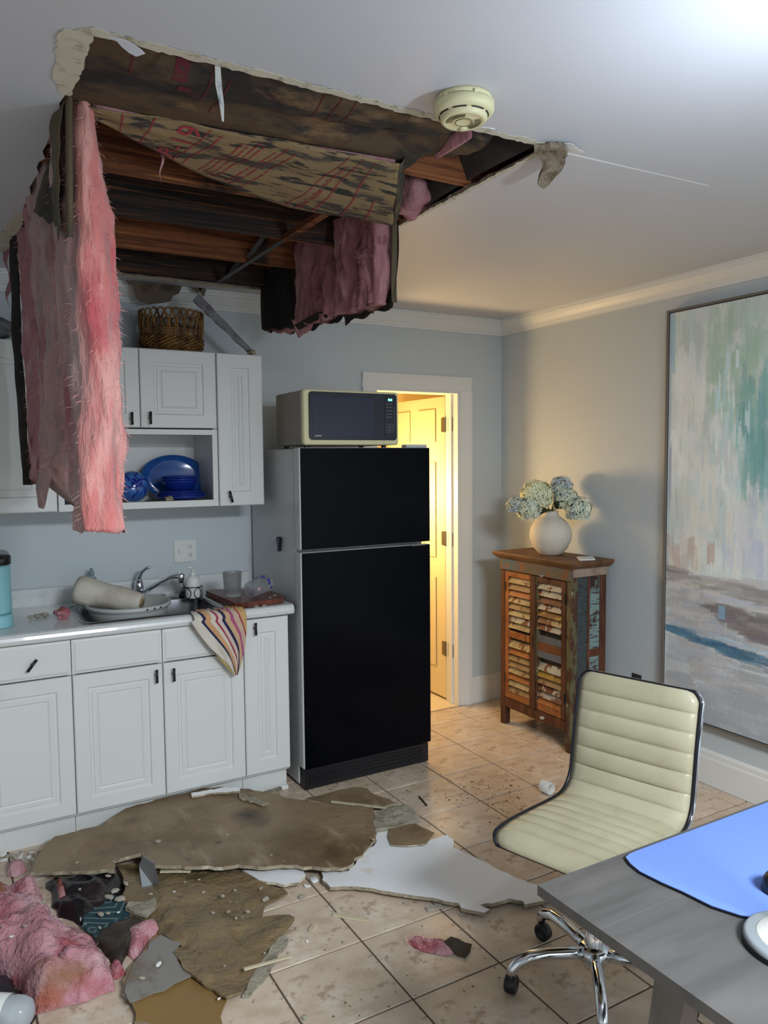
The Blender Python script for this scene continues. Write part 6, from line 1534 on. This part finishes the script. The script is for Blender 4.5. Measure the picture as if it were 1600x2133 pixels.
chips([(424, 1858, .037, .010), (464, 1866, .040, .016), (490, 1854, .038, .008), (544, 1850, .034, .012), (553, 1873, .034, .022), (444, 1901, .038, .010), (476, 1899, .038, .009), (516, 1898, .034, .013), (492, 1912, .034, .012), (363, 1857, .040, .008), (314, 1862, .040, .010), (574, 1935, .028, .007), (468, 2012, .034, .006), (552, 1985, .028, .006), (480, 1878, .036, .005), (493, 1879, .036, .005), (505, 1909, .034, .005), (330, 2008, .028, .016), (297, 2037, .030, .014), (456, 2080, .022, .008), (415, 1832, .045, .008), (385, 1837, .045, .007)], 'plaster chip on the wet paper', 'plaster chips on the wet paper', [('the bent shiny scrap', 305, 1830), ('the white board tongue', 575, 1825), ('the grey wet leaf', 320, 2030), ('the slim tan splinter', 555, 2008), ('the grey plaster crust', 295, 1885), ('the torn right corner', 600, 1890), ('the middle of the sheet', 460, 1920)])
chips([(565, 1781, .066, .008), (590, 1794, .062, .006), (474, 1738, .085, .006), (446, 1718, .09, .005), (160, 1797, .064, .013), (480, 1680, .09, .005), (330, 1752, .085, .016), (778, 1748, .05, .010)], 'plaster chip on the largest brown board', 'plaster chips on the brown board', [('the bent shiny scrap', 300, 1790), ('the plinth strips', 470, 1645), ('the white board tongue', 575, 1815), ('the grey gypsum piece', 800, 1700), ('the black plastic', 150, 1815)])
chips([(90, 1878, .125, .020), (52, 1928, .125, .010), (24, 1950, .125, .010), (5, 1930, .125, .008), (128, 1985, .10, .007)], 'plaster chip on the big pink heap', 'plaster chips on the pink heap', [('the base cabinets', 60, 1800), ('the clear bottle', 20, 2090), ('the rug', 200, 1920)])
chips([(228, 1868, .042, .026), (250, 1872, .045, .024), (210, 1904, .034, .022), (225, 1902, .034, .012), (208, 1932, .03, .012), (178, 1925, .03, .006), (247, 1900, .036, .008), (262, 1840, .04, .020), (240, 1855, .045, .020), (166, 1852, .075, .010), (225, 1825, .06, .016)], 'grey plaster chip among rug and black plastic', 'plaster chips on the rug', [('the bent shiny scrap', 300, 1830), ('the pink heap', 120, 1890), ('the brown cloth', 240, 1950)])
chips([(960, 1905, .003, .010), (812, 1655, .003, .006), (860, 1604, .003, .008), (842, 1615, .003, .007), (902, 1624, .003, .006), (715, 1962, .003, .009), (706, 2018, .003, .006), (895, 1660, .003, .006), (960, 1660, .003, .006), (1040, 1650, .003, .005), (690, 1880, .003, .010), (735, 1892, .003, .010), (770, 1903, .003, .008), (628, 1868, .004, .020), (655, 1832, .004, .024), (640, 1845, .004, .018), (570, 2048, .003, .006), (600, 1985, .003, .008), (640, 1960, .003, .008), (618, 1935, .003, .012), (530, 2085, .003, .010), (635, 2118, .003, .014), (1018, 1672, .003, .005), (990, 1640, .003, .006), (842, 1880, .004, .010)], 'plaster chip on the tiles', 'plaster chips on the tiles', [('the refrigerator', 820, 1610), ('the white pipe coupling', 1140, 1650), ('the pale flat splinter', 730, 1912), ('the white board tongue', 625, 1840), ('the white board', 900, 1870), ('the slim tan splinter', 590, 1995), ('the photo bottom', 640, 2133), ('the ochre sheet', 470, 2110), ('the pink scrap with dark corner', 880, 1970)])
chips([(20+rr.uniform(-20, 85), 1772+rr.uniform(0, 26)-.12*k, .004+.012*rr.random(), rr.uniform(.014, .028)) for k in range(22)], 'grey rubble chip along the plinth', 'rubble along the plinth', [('the left photo edge', 0, 1785), ('the largest brown board', 105, 1775)])
rr = random.Random(5); bm = bmesh.new()
for k in range(260):
    if k < 170: px, py = rr.gauss(1010, 60), rr.gauss(1655, 26)
    elif k < 200: px, py = rr.uniform(600, 1050), rr.uniform(1900, 2120)
    else: px, py = rr.gauss(780, 90), rr.gauss(1640, 30)
    c = G(px, py, .0008); sz = rr.uniform(.0015, .005)*(1.8 if rr.random() < .15 else 1); a0 = rr.uniform(0, 6); el = rr.uniform(.3, 1)
    vs_ = [bm.verts.new(c+Vector((sz*math.cos(a0+2*math.pi*i/5)*rr.uniform(.6, 1), sz*el*math.sin(a0+2*math.pi*i/5), 0))) for i in range(5)]; tp = bm.verts.new(c+Vector((0, 0, sz*.5)))
    for i in range(5): bm.faces.new((vs_[i], vs_[(i+1) % 5], tp))
tag(obj('floor_grit', bm, mat('wet_grit', '63503f', .7)), 'dark wet grit scattered thinly over the beige tiles', 'grit', kind='stuff')
print('debris ok')
